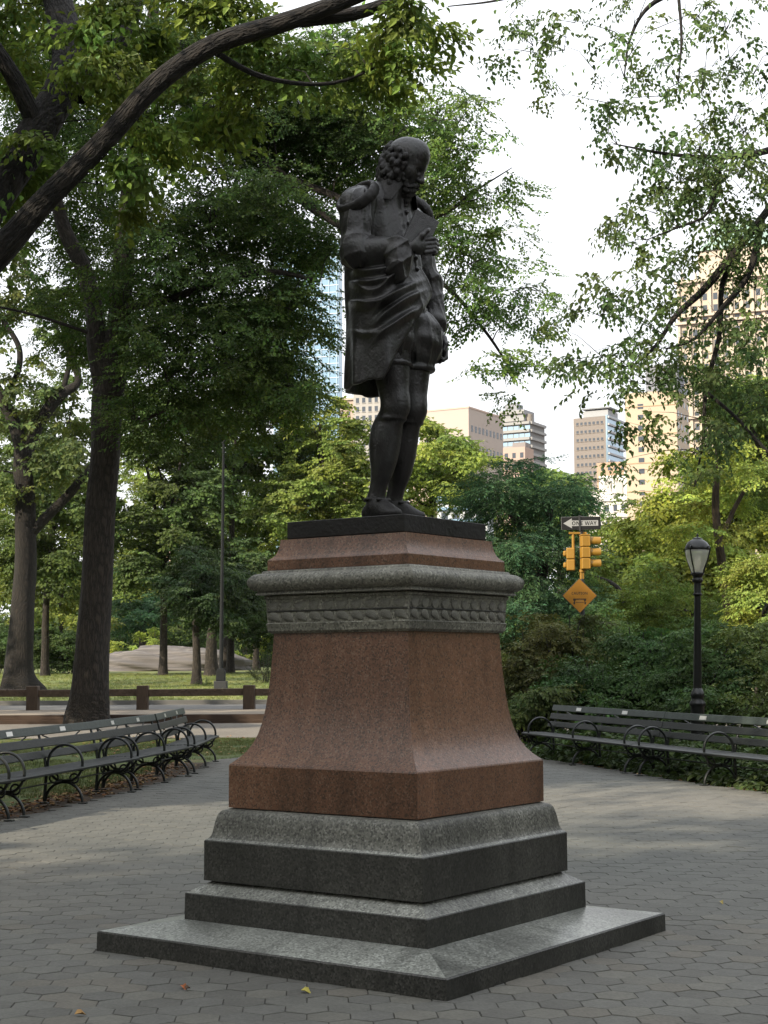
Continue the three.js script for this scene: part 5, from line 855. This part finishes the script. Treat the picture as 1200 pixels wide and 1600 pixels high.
parkTree('park_tree', 'big sunlit yellow green tree behind the ornate lamp post', 1140, 62, [[1130, 720, 62, 80, 60, 3, 200], [1070, 800, 62, 80, 60, 3, 220], [1180, 800, 62, 70, 70, 3, 220], [1110, 880, 61, 80, 60, 3, 200], [1190, 650, 63, 60, 60, 3, 130], [1050, 890, 61, 60, 60, 3, 130], [1185, 920, 60, 60, 60, 3, 150]], yellowGreen, { kind: SP.far, scale: 0.55, trunk: 0.2, bark: barkPale });
parkTree('park_tree', 'green tree standing at the picture edge above the ornate lamp post', 1230, 50, [[1190, 600, 50, 70, 70, 3, 200], [1150, 640, 50, 50, 50, 2, 90], [1210, 730, 49, 40, 60, 2, 80]], midGreen, { kind: SP.mid, per: 12 });
parkTree('park_tree', 'dense mid green tree closing the view between the forked trunk and the street lamp', 255, 100, [[220, 610, 101, 70, 60, 4, 90], [310, 620, 101, 70, 60, 4, 90], [240, 700, 100, 60, 50, 4, 110], [290, 760, 100, 60, 50, 4, 110], [220, 800, 99, 60, 50, 4, 110], [280, 840, 99, 60, 46, 4, 100], [230, 880, 98, 50, 36, 3, 70]], [0.06, 0.11, 0.024]);
parkTree('park_tree', 'dense green tree behind the old grey barked tree', 70, 100, [[120, 600, 102, 50, 50, 4, 50], [20, 660, 101, 60, 50, 4, 80], [20, 720, 100, 60, 60, 4, 110], [80, 760, 100, 60, 50, 4, 110], [110, 820, 99, 50, 50, 4, 100], [20, 830, 99, 60, 50, 4, 100], [80, 890, 98, 70, 40, 3, 100], [110, 690, 101, 40, 40, 3, 50]], [0.07, 0.12, 0.026]);
parkTree('park_tree', 'dark green tree filling the gap under the lowest hanging leaves of the forked tree', 360, 108, [[380, 620, 109, 70, 60, 4, 90], [440, 650, 109, 50, 50, 4, 60], [340, 700, 108, 60, 50, 4, 100], [420, 690, 108, 60, 50, 4, 100], [330, 770, 107, 50, 50, 4, 90]], [0.05, 0.095, 0.022]);
parkTree('park_tree', 'low sunlit yellow green tree at the picture edge, beside the slender pale trunk', 1185, 42, [[1185, 900, 42, 40, 50, 1.4, 110], [1190, 960, 41, 36, 50, 1.4, 110], [1160, 985, 41, 26, 34, 1, 60]], yellowGreen, { kind: SP.mid, per: 12, trunk: 0.12 });
// small dark tree on the lawn and its neighbours
parkTree('small_dark_tree', 'small dense dark green tree with a bent trunk on the lawn beside the street lamp', 307, 82, [[300, 890, 82, 60, 45, 2.4, 150], [340, 900, 82, 50, 50, 2.4, 130], [280, 930, 81, 36, 34, 2, 70], [330, 945, 81, 60, 36, 2.2, 110], [365, 930, 82, 32, 40, 2, 70]], [0.030, 0.062, 0.020], { scale: 0.5, trunk: 0.20 });
parkTree('park_tree', 'dark tree with a straight trunk in the shade behind the small dark tree', 330, 98, [[330, 860, 98, 50, 40, 3, 90], [370, 900, 98, 44, 50, 3, 90], [345, 950, 97, 40, 34, 2, 60]], darkGreen, { scale: 0.6, trunk: 0.34 });
parkTree('park_tree', 'dark tree whose trunk stands beside the pole of the street lamp', 353, 110, [[390, 960, 106, 44, 44, 3, 100], [410, 900, 108, 44, 50, 3, 90], [420, 990, 104, 30, 30, 2, 50]], darkGreen, { scale: 0.6, trunk: 0.42 });
parkTree('layered_tree', 'blue green tree with flat feathery layers of leaves between the pedestal and the traffic signal', 845, 42, [[800, 790, 42, 60, 34, 2, 130], [860, 770, 42, 40, 34, 2, 90], [780, 860, 41, 60, 36, 2, 130], [850, 850, 42, 60, 40, 2, 140], [830, 920, 41, 60, 40, 2, 130], [760, 770, 42, 40, 34, 2, 60], [790, 960, 40, 46, 36, 2, 90], [870, 935, 42, 36, 40, 2, 60], [815, 735, 42, 40, 16, 1.4, 30]], blueGreen, { kind: SP.feather, flat: 0.22, per: 12, scale: 1.05, trunk: 0.14, twigs: 6 });
parkTree('park_tree', 'mid green tree at the edge of the wood, behind the caution sign', 1000, 48, [[960, 950, 48, 60, 50, 2, 130], [1010, 930, 48, 50, 60, 2, 120], [930, 900, 49, 36, 40, 1.6, 60], [1040, 960, 47, 60, 50, 2, 120], [1090, 970, 47, 50, 50, 2, 120], [1170, 960, 47, 60, 50, 2, 140]], [0.12, 0.2, 0.04], { kind: SP.mid, per: 12 });
{ // the bare lit trunk among the shrubs
  const D = 44, [t, l] = tree('slender_tree', 'slender pale trunk rising out of the shrubs beside the ornate lamp post', [1145, 1110, D], [[[1145, 1110, D, 16], [1142, 1020, D, 15], [1138, 950, D, 15], [1128, 880, D, 14], [1118, 800, D, 12], [1122, 700, D, 9]], [[1124, 850, D, 8], [1150, 790, D, 7], [1180, 740, D, 4]]], { bark: barkPale, seed: 3 });
  foliage('crown', t, [[1120, 760, 50, 50], [1160, 720, 50, 40], [1090, 830, 36, 30]].map(([x, y, rx, ry]) => blob(x, y, D, rx, ry, 1.4, 70)), SP.mid, yellowGreen, 470);
}
// shrubs at the far lawn
shrub('hedge_bush', 'dark green bush with bright leaf tips beyond the lawn, left of the forked trunk'.replace('left of', 'beside'), [[85, 1010, 108, 40, 34, 3, 300], [40, 1010, 108, 34, 34, 3, 220], [115, 1015, 107, 24, 30, 2, 120], [0, 1010, 109, 34, 36, 3, 220]], [0.05, 0.10, 0.025], { kind: SP.far, scale: 0.5 });
[[-30, 40], [60, 30], [150, 34], [230, 30], [330, 36], [430, 30]].forEach(([x, h], i) => shrub('hedge_bush', ['dark bush closing the far end of the lawn at the picture edge', 'dark bush far behind the old tree trunk', 'dark bush far behind the forked trunk', 'dark bush in the shade beyond the rock outcrop', 'dark bush in the shade beyond the small dark tree', 'dark bush far behind the pedestal'][i], [[x, 1012, 148 + (i % 2) * 8, 60, h, 4, 260], [x + 40, 1005, 156, 44, h, 4, 170]], i % 2 ? midGreen : darkGreen, { kind: SP.far, scale: 0.9 }));
shrub('bright_bush', 'bright yellow green bush behind the rock outcrop', [[225, 1000, 128, 30, 18, 2, 40], [200, 1015, 127, 24, 16, 2, 30], [250, 990, 129, 24, 16, 2, 30]], yellowGreen, { kind: SP.far, scale: 0.5 });
shrub('bright_bush', 'light green bush beyond the lawn, between the small dark tree and the pedestal', [[395, 990, 128, 26, 22, 2, 50], [415, 1010, 120, 22, 20, 2, 40], [380, 1015, 124, 20, 14, 2, 24]], lightGreen, { kind: SP.far, scale: 0.5 });
shrub('grass_clump', 'dark upright clump of tall grasses beside the pedestal on the far lawn', [[412, 1055, 84, 12, 20, 0.6, 60]], [0.05, 0.08, 0.04], { kind: SP.feather, droop: -1.1, scale: 0.8 });
shrub('grass_clump', 'little dark bush at the foot of the small dark tree', [[314, 1068, 80, 7, 12, 0.4, 24]], [0.04, 0.07, 0.025], { kind: SP.shrub, droop: -0.6, scale: 0.9 });
// shrubs behind the benches
const ys = (x, y, d, rx, ry, rz, n) => [x, y, d, rx, ry, rz, n];
shrub('shrub', 'reddish tinged shrub beside the pedestal under the layered tree', [ys(850, 1010, 33, 50, 40, 1, 120), ys(830, 1050, 33, 40, 36, 1, 90), ys(880, 985, 34, 36, 30, 1, 70)], [0.066, 0.084, 0.024], {});
shrub('shrub', 'light green low shrub against the red granite shaft', [ys(800, 1050, 37, 30, 36, 1, 100), ys(790, 1085, 36, 26, 30, 0.8, 70), ys(825, 1095, 34, 36, 26, 0.8, 80)], [0.09, 0.13, 0.035], {});
shrub('shrub', 'light green shrub beside the end of the bench, next to the granite shaft', [ys(830, 1105, 30, 30, 30, 0.7, 120), ys(860, 1085, 30, 30, 26, 0.7, 80)], [0.07, 0.11, 0.03], {});
shrub('shrub', 'mid green shrub around the pole of the traffic signal', [ys(930, 985, 37, 50, 40, 1.2, 140), ys(970, 1010, 36, 50, 40, 1.2, 120), ys(905, 1005, 35.2, 36, 36, 0.7, 80)], [0.055, 0.115, 0.03], {});
shrub('shrub', 'dark green shrub behind the bench with the pale top slat', [ys(930, 1060, 31, 50, 40, 1.2, 170), ys(980, 1060, 31, 50, 46, 1.2, 170), ys(900, 1085, 30.4, 46, 30, 0.9, 110), ys(960, 1095, 30, 60, 26, 0.9, 120)], [0.042, 0.098, 0.025], {});
shrub('shrub', 'large dark shrub between the two benches, reaching as high as the lantern pole', [ys(1040, 1020, 31, 50, 50, 1.2, 170), ys(1030, 1080, 30, 50, 40, 1.1, 150), ys(1000, 1010, 32, 36, 36, 1, 90)], [0.042, 0.096, 0.025], {});
shrub('shrub', 'dark shrub behind the base of the ornate lamp post', [ys(1100, 1040, 30, 50, 50, 1.1, 170), ys(1090, 1095, 28.6, 50, 30, 0.9, 120), ys(1130, 1005, 32, 50, 36, 1.2, 120)], [0.045, 0.10, 0.026], {});
shrub('shrub', 'shrub with yellow green tips at the picture edge behind the benches', [ys(1175, 1020, 30, 50, 50, 1.1, 170), ys(1180, 1085, 28, 50, 36, 1, 150), ys(1195, 1005, 31, 40, 36, 1.1, 100)], [0.075, 0.125, 0.03], {});
// ivy behind and under the benches
{
  const r = rng(801), P = [];
  const line = [[2.3, -28.8], [3.45, -25.2], [4.1, -22.8], [5.0, -20.2], [6.2, -17]];
  const M = [], col = [], q = new THREE.Quaternion(), e = new THREE.Euler();
  for (let i = 0; i < 2600; i++) { const t = r() * 4, k = Math.min(3, Math.floor(t)), f = t - k, w = Math.pow(r(), 0.8) * 2.6 + 0.12, x = lerp(line[k][0], line[k + 1][0], f) + w * 0.94 - 0.1, z = lerp(line[k][1], line[k + 1][1], f) - w * 0.3, h = (0.03 + 0.42 * smooth(0.05, 1.1, w)) * (0.4 + 0.6 * r()); q.setFromEuler(e.set(-0.4 + r() * 0.9, r() * 6.3, (r() - 0.5), 'YXZ')); const s = 0.55 + 0.4 * r(); M.push(new THREE.Matrix4().compose(V(x, h, z), q, V(s, s, s))); const u = 0.6 + 0.7 * r(); col.push([0.052 * u, 0.095 * u, 0.028 * u]); }
  const im = new THREE.InstancedMesh(spray(31, 14, 0.13, 0.45, 6, 0.85, 0.003), leafM, M.length), c = new THREE.Color(); M.forEach((m, i) => { im.setMatrixAt(i, m); im.setColorAt(i, c.setRGB(...col[i])); });
  im.name = 'ivy'; im.castShadow = im.receiveShadow = true; tag(im, 'green ivy covering the ground behind and under the benches', 'ivy', null, 'stuff'); scene.add(im);
}
// fallen leaves: a drift under the benches, single ones on the paving
{
  const r = rng(811), M = [], col = [], q = new THREE.Quaternion(), e = new THREE.Euler(), cols = [[0.22, 0.10, 0.04], [0.30, 0.17, 0.07], [0.16, 0.085, 0.04], [0.34, 0.24, 0.10]];
  const add = (x, z, y, s) => { q.setFromEuler(e.set((r() - 0.5) * 0.5, r() * 6.3, (r() - 0.5) * 0.5, 'YXZ')); M.push(new THREE.Matrix4().compose(V(x, y + 0.008, z), q, V(s, s, s))); const c = cols[Math.floor(r() * 4)], u = 0.7 + 0.6 * r(); col.push(c.map((k) => k * u)); };
  for (let i = 0; i < 1700; i++) { const t = r() * (edgeL.length - 1), k = Math.floor(t), f = t - k; add(lerp(edgeL[k][0], edgeL[k + 1][0], f) - 0.62 + gauss(r) * 0.4, lerp(edgeL[k][1], edgeL[k + 1][1], f), -0.035, 0.5 + 0.6 * r()); }
  for (let i = 0; i < 1400; i++) { const t = r() * (edgeR.length - 1), k = Math.floor(t), f = t - k; add(lerp(edgeR[k][0], edgeR[k + 1][0], f) + 0.45 + gauss(r) * 0.35, lerp(edgeR[k][1], edgeR[k + 1][1], f), -0.04, 0.5 + 0.6 * r()); }
  for (let i = 0; i < 700; i++) add((r() - 0.6) * 12, -29 - r() * 8, -0.03, 0.6 + 0.5 * r());
  const lg = singleLeaf.clone(); lg.rotateX(0.0); const lm = std([1, 1, 1], 0.85, { vertexColors: true, side: THREE.DoubleSide });
  const im = new THREE.InstancedMesh(lg, lm, M.length), c = new THREE.Color(); M.forEach((m, i) => { im.setMatrixAt(i, m); im.setColorAt(i, c.setRGB(...col[i])); }); im.name = 'leaf_litter'; tag(im, 'brown leaf litter drifted under the benches', 'leaf litter', null, 'stuff'); scene.add(im);
  const one = (px, py, rgb, s, turn, label) => { const u = at(px, py, 1), d = EYE / (EYE - u.y), p = at(px, py, d), g = singleLeaf.clone(); const a = g.attributes.position; for (let i = 0; i < a.count; i++) a.setY(i, a.getY(i) * 2.2 + 0.16 * a.getX(i) ** 2 * 40 * 0.1); g.computeVertexNormals(); const o = mesh('fallen_leaf', g, std(rgb, 0.8, { side: THREE.DoubleSide }), scene); o.position.set(p.x, 0.012, p.z); o.rotation.set(0.15, turn, 0.2); o.scale.setScalar(s * 0.72); tag(o, label, 'leaf', 'fallen leaves on the paving'); };
  one(285, 1543, [0.34, 0.11, 0.035], 0.75, 0.4, 'orange brown fallen leaf on the paving in front of the grey slab');
  one(288, 1549, [0.10, 0.06, 0.035], 0.6, 2.4, 'dark brown curled leaf touching the orange fallen leaf');
  one(470, 1551, [0.48, 0.42, 0.10], 0.85, 1.1, 'yellow fallen leaf on the paving close to the front corner of the slab');
  one(116, 1589, [0.40, 0.24, 0.09], 0.8, 2.0, 'tan fallen leaf lying alone on the paving at the picture corner');
  one(1125, 1411, [0.42, 0.34, 0.12], 0.7, 0.2, 'small pale yellow leaf on the paving beyond the corner of the slab');
}
// grass on the strip behind the benches and on the far lawn
{
  const blade = (seed) => { const r = rng(seed), P = []; for (let i = 0; i < 9; i++) { const a = r() * 6.3, l = 0.05 + 0.05 * r(), x = (r() - 0.5) * 0.12, z = (r() - 0.5) * 0.12, w = 0.004; P.push(x - Math.cos(a) * w, 0, z + Math.sin(a) * w, x + Math.cos(a) * w, 0, z - Math.sin(a) * w, x + Math.sin(a) * l * 0.6, l, z + Math.cos(a) * l * 0.6); } const g = new THREE.BufferGeometry(); g.setAttribute('position', new THREE.Float32BufferAttribute(P, 3)); g.computeVertexNormals(); return g; };
  const r = rng(821), gm = std([1, 1, 1], 0.9, { side: THREE.DoubleSide }), put = (name, label, n, f, sc, c0) => { const M = [], C = []; const q = new THREE.Quaternion(), e = new THREE.Euler(); for (let i = 0; i < n; i++) { const p = f(); if (!p) continue; const s = sc * (0.6 + 0.8 * r()); M.push(new THREE.Matrix4().compose(p, q.setFromEuler(e.set(0, r() * 6.3, 0)), V(s, s, s))); const u = 0.65 + 0.7 * r(), y = r() * 0.5; C.push([c0[0] * u * (1 + y), c0[1] * u, c0[2] * u]); } const im = new THREE.InstancedMesh(blade(3), gm, M.length), c = new THREE.Color(); M.forEach((m, i) => { im.setMatrixAt(i, m); im.setColorAt(i, c.setRGB(...C[i])); }); im.name = numbered(name); im.castShadow = im.receiveShadow = true; tag(im, label, 'grass', null, 'stuff'); scene.add(im); };
  put('grass', 'short thin grass on the strip behind the benches', 30000, () => { const z = -12 - r() * 24; let k = 0; while (k < edgeL.length - 2 && edgeL[k + 1][1] > z) k++; const ex = z < -28 ? -1.2 : lerp(edgeL[k][0], edgeL[k + 1][0], clamp((z - edgeL[k][1]) / (edgeL[k + 1][1] - edgeL[k][1]), 0, 1)) - 0.7, x = ex - Math.pow(r(), 1.2) * 9; return soft[Math.floor(((z * 0.11) % 1 + 1) % 1 * 511) * 512 + Math.floor(((x * 0.11) % 1 + 1) % 1 * 511)] < 0.42 ? null : V(x, -0.045, z); }, 0.62, [0.08, 0.12, 0.03]);
  put('grass', 'mown grass of the lawn across the road', 26000, () => { const z = -66.6 - Math.pow(r(), 1.5) * 40, x = -32 + r() * 34; return V(x, hill(z) + 0.02, z); }, 1.1, [0.10, 0.15, 0.03]);
}
// trees that stand out of the picture on the sunny side and shade the plaza
{
  const r = rng(840);
  const around = [[-15, -17, 18, 'behind the elm'], [-15.5, -6, 18, 'beside the elm'], [-14, 5, 18, 'beside the camera'], [-6.5, 8, 16, 'behind the camera on the sunny side'], [1, 11, 16, 'straight behind the camera'], [8.5, 7, 16, 'behind the camera on the shady side'], [15.5, 1, 13, 'beside the camera on the shady side'], [17, -10, 13, 'beside the leaning tree'], [-19, -33, 26, 'shading the forked tree'], [-24, -43, 26, 'shading the path'], [-23, -13, 21, 'in a second row behind the elm'], [-23.5, -1, 21, 'in a second row beside the camera'], [-23, 12, 21, 'in a second row behind the camera']];
  for (const [x, z, h, where] of around) { const w = z > 6 ? 8 : 6.2, label = 'tall shade tree outside the picture, ' + where;
    const t = thing('shade_tree', label, 'tree', [x, 0, z]); mesh('trunk', tube([V(0, 0, 0), V(0.2, 4, 0.1), V(0, 8, 0)], [0.45, 0.36, 0.3], 10, 0.6, 0.06, 5), bark, t);
    foliage('crown', t, h === 26 ? [{ c: V(x, 21, z), r: V(6.5, 6, 6.5), n: 1100 }, { c: V(x + 1.5, 11.5, z - 4), r: V(4, 4.5, 3.6), n: 700 }] : [{ c: V(x, h * 0.68, z), r: V(w, h * 0.32, w), n: x < -13 ? 2600 : 800 }, { c: V(x, h * 0.34, z), r: V(w * 0.9, h * 0.22, w * 0.9), n: z > 10 ? 900 : x < -13 ? 900 : 500 }], SP.far, midGreen, 850 + x, { per: 8, scale: 0.9, gaps: true });
  }
}
// the rest of the park around, out of the picture, as one far wood
{
  const r = rng(900), M = [], C = [], q = new THREE.Quaternion(), e = new THREE.Euler();
  for (let i = 0; i < 9000; i++) { const a = r() * 6.283, d = 46 + 26 * r(), x = Math.sin(a) * d, z = Math.cos(a) * d; if (z < 0 && Math.abs(x) < -z * 0.42 + 8) continue; const s = 1.6 + 1.4 * r(); M.push(new THREE.Matrix4().compose(V(x, 0.2 + Math.pow(r(), 1.1) * 17 * (0.75 + 0.25 * Math.sin(a * 19)), z), q.setFromEuler(e.set(0.2 + r() - 0.5, r() * 6.3, r() - 0.5, 'YXZ')), V(s, s, s))); const u = 0.6 + 0.6 * r(); C.push([0.05 * u, 0.095 * u, 0.022 * u]); }
  for (let i = 0; i < 7000; i++) { const a = Math.PI + (r() - 0.5) * 2.4, d = 165 + 35 * r(), x = Math.sin(a) * d, z = Math.cos(a) * d, s = 2.6 + 2 * r(); M.push(new THREE.Matrix4().compose(V(x, 1.2 + Math.pow(r(), 1.2) * 11 * (0.75 + 0.25 * Math.sin(a * 31)), z), q.setFromEuler(e.set(0.2 + r() - 0.5, r() * 6.3, r() - 0.5, 'YXZ')), V(s, s, s))); const u = 0.6 + 0.6 * r(); C.push([0.06 * u, 0.11 * u, 0.026 * u]); }
  const im = new THREE.InstancedMesh(SP.far[1], leafM, M.length), c = new THREE.Color(); M.forEach((m, i) => { im.setMatrixAt(i, m); im.setColorAt(i, c.setRGB(...C[i])); }); im.name = 'far_wood'; im.castShadow = im.receiveShadow = true; tag(im, 'green wood closing the park behind the lawn trees and all around the plaza', 'wood', null, 'stuff'); scene.add(im);
}
renderer.render(scene, camera);
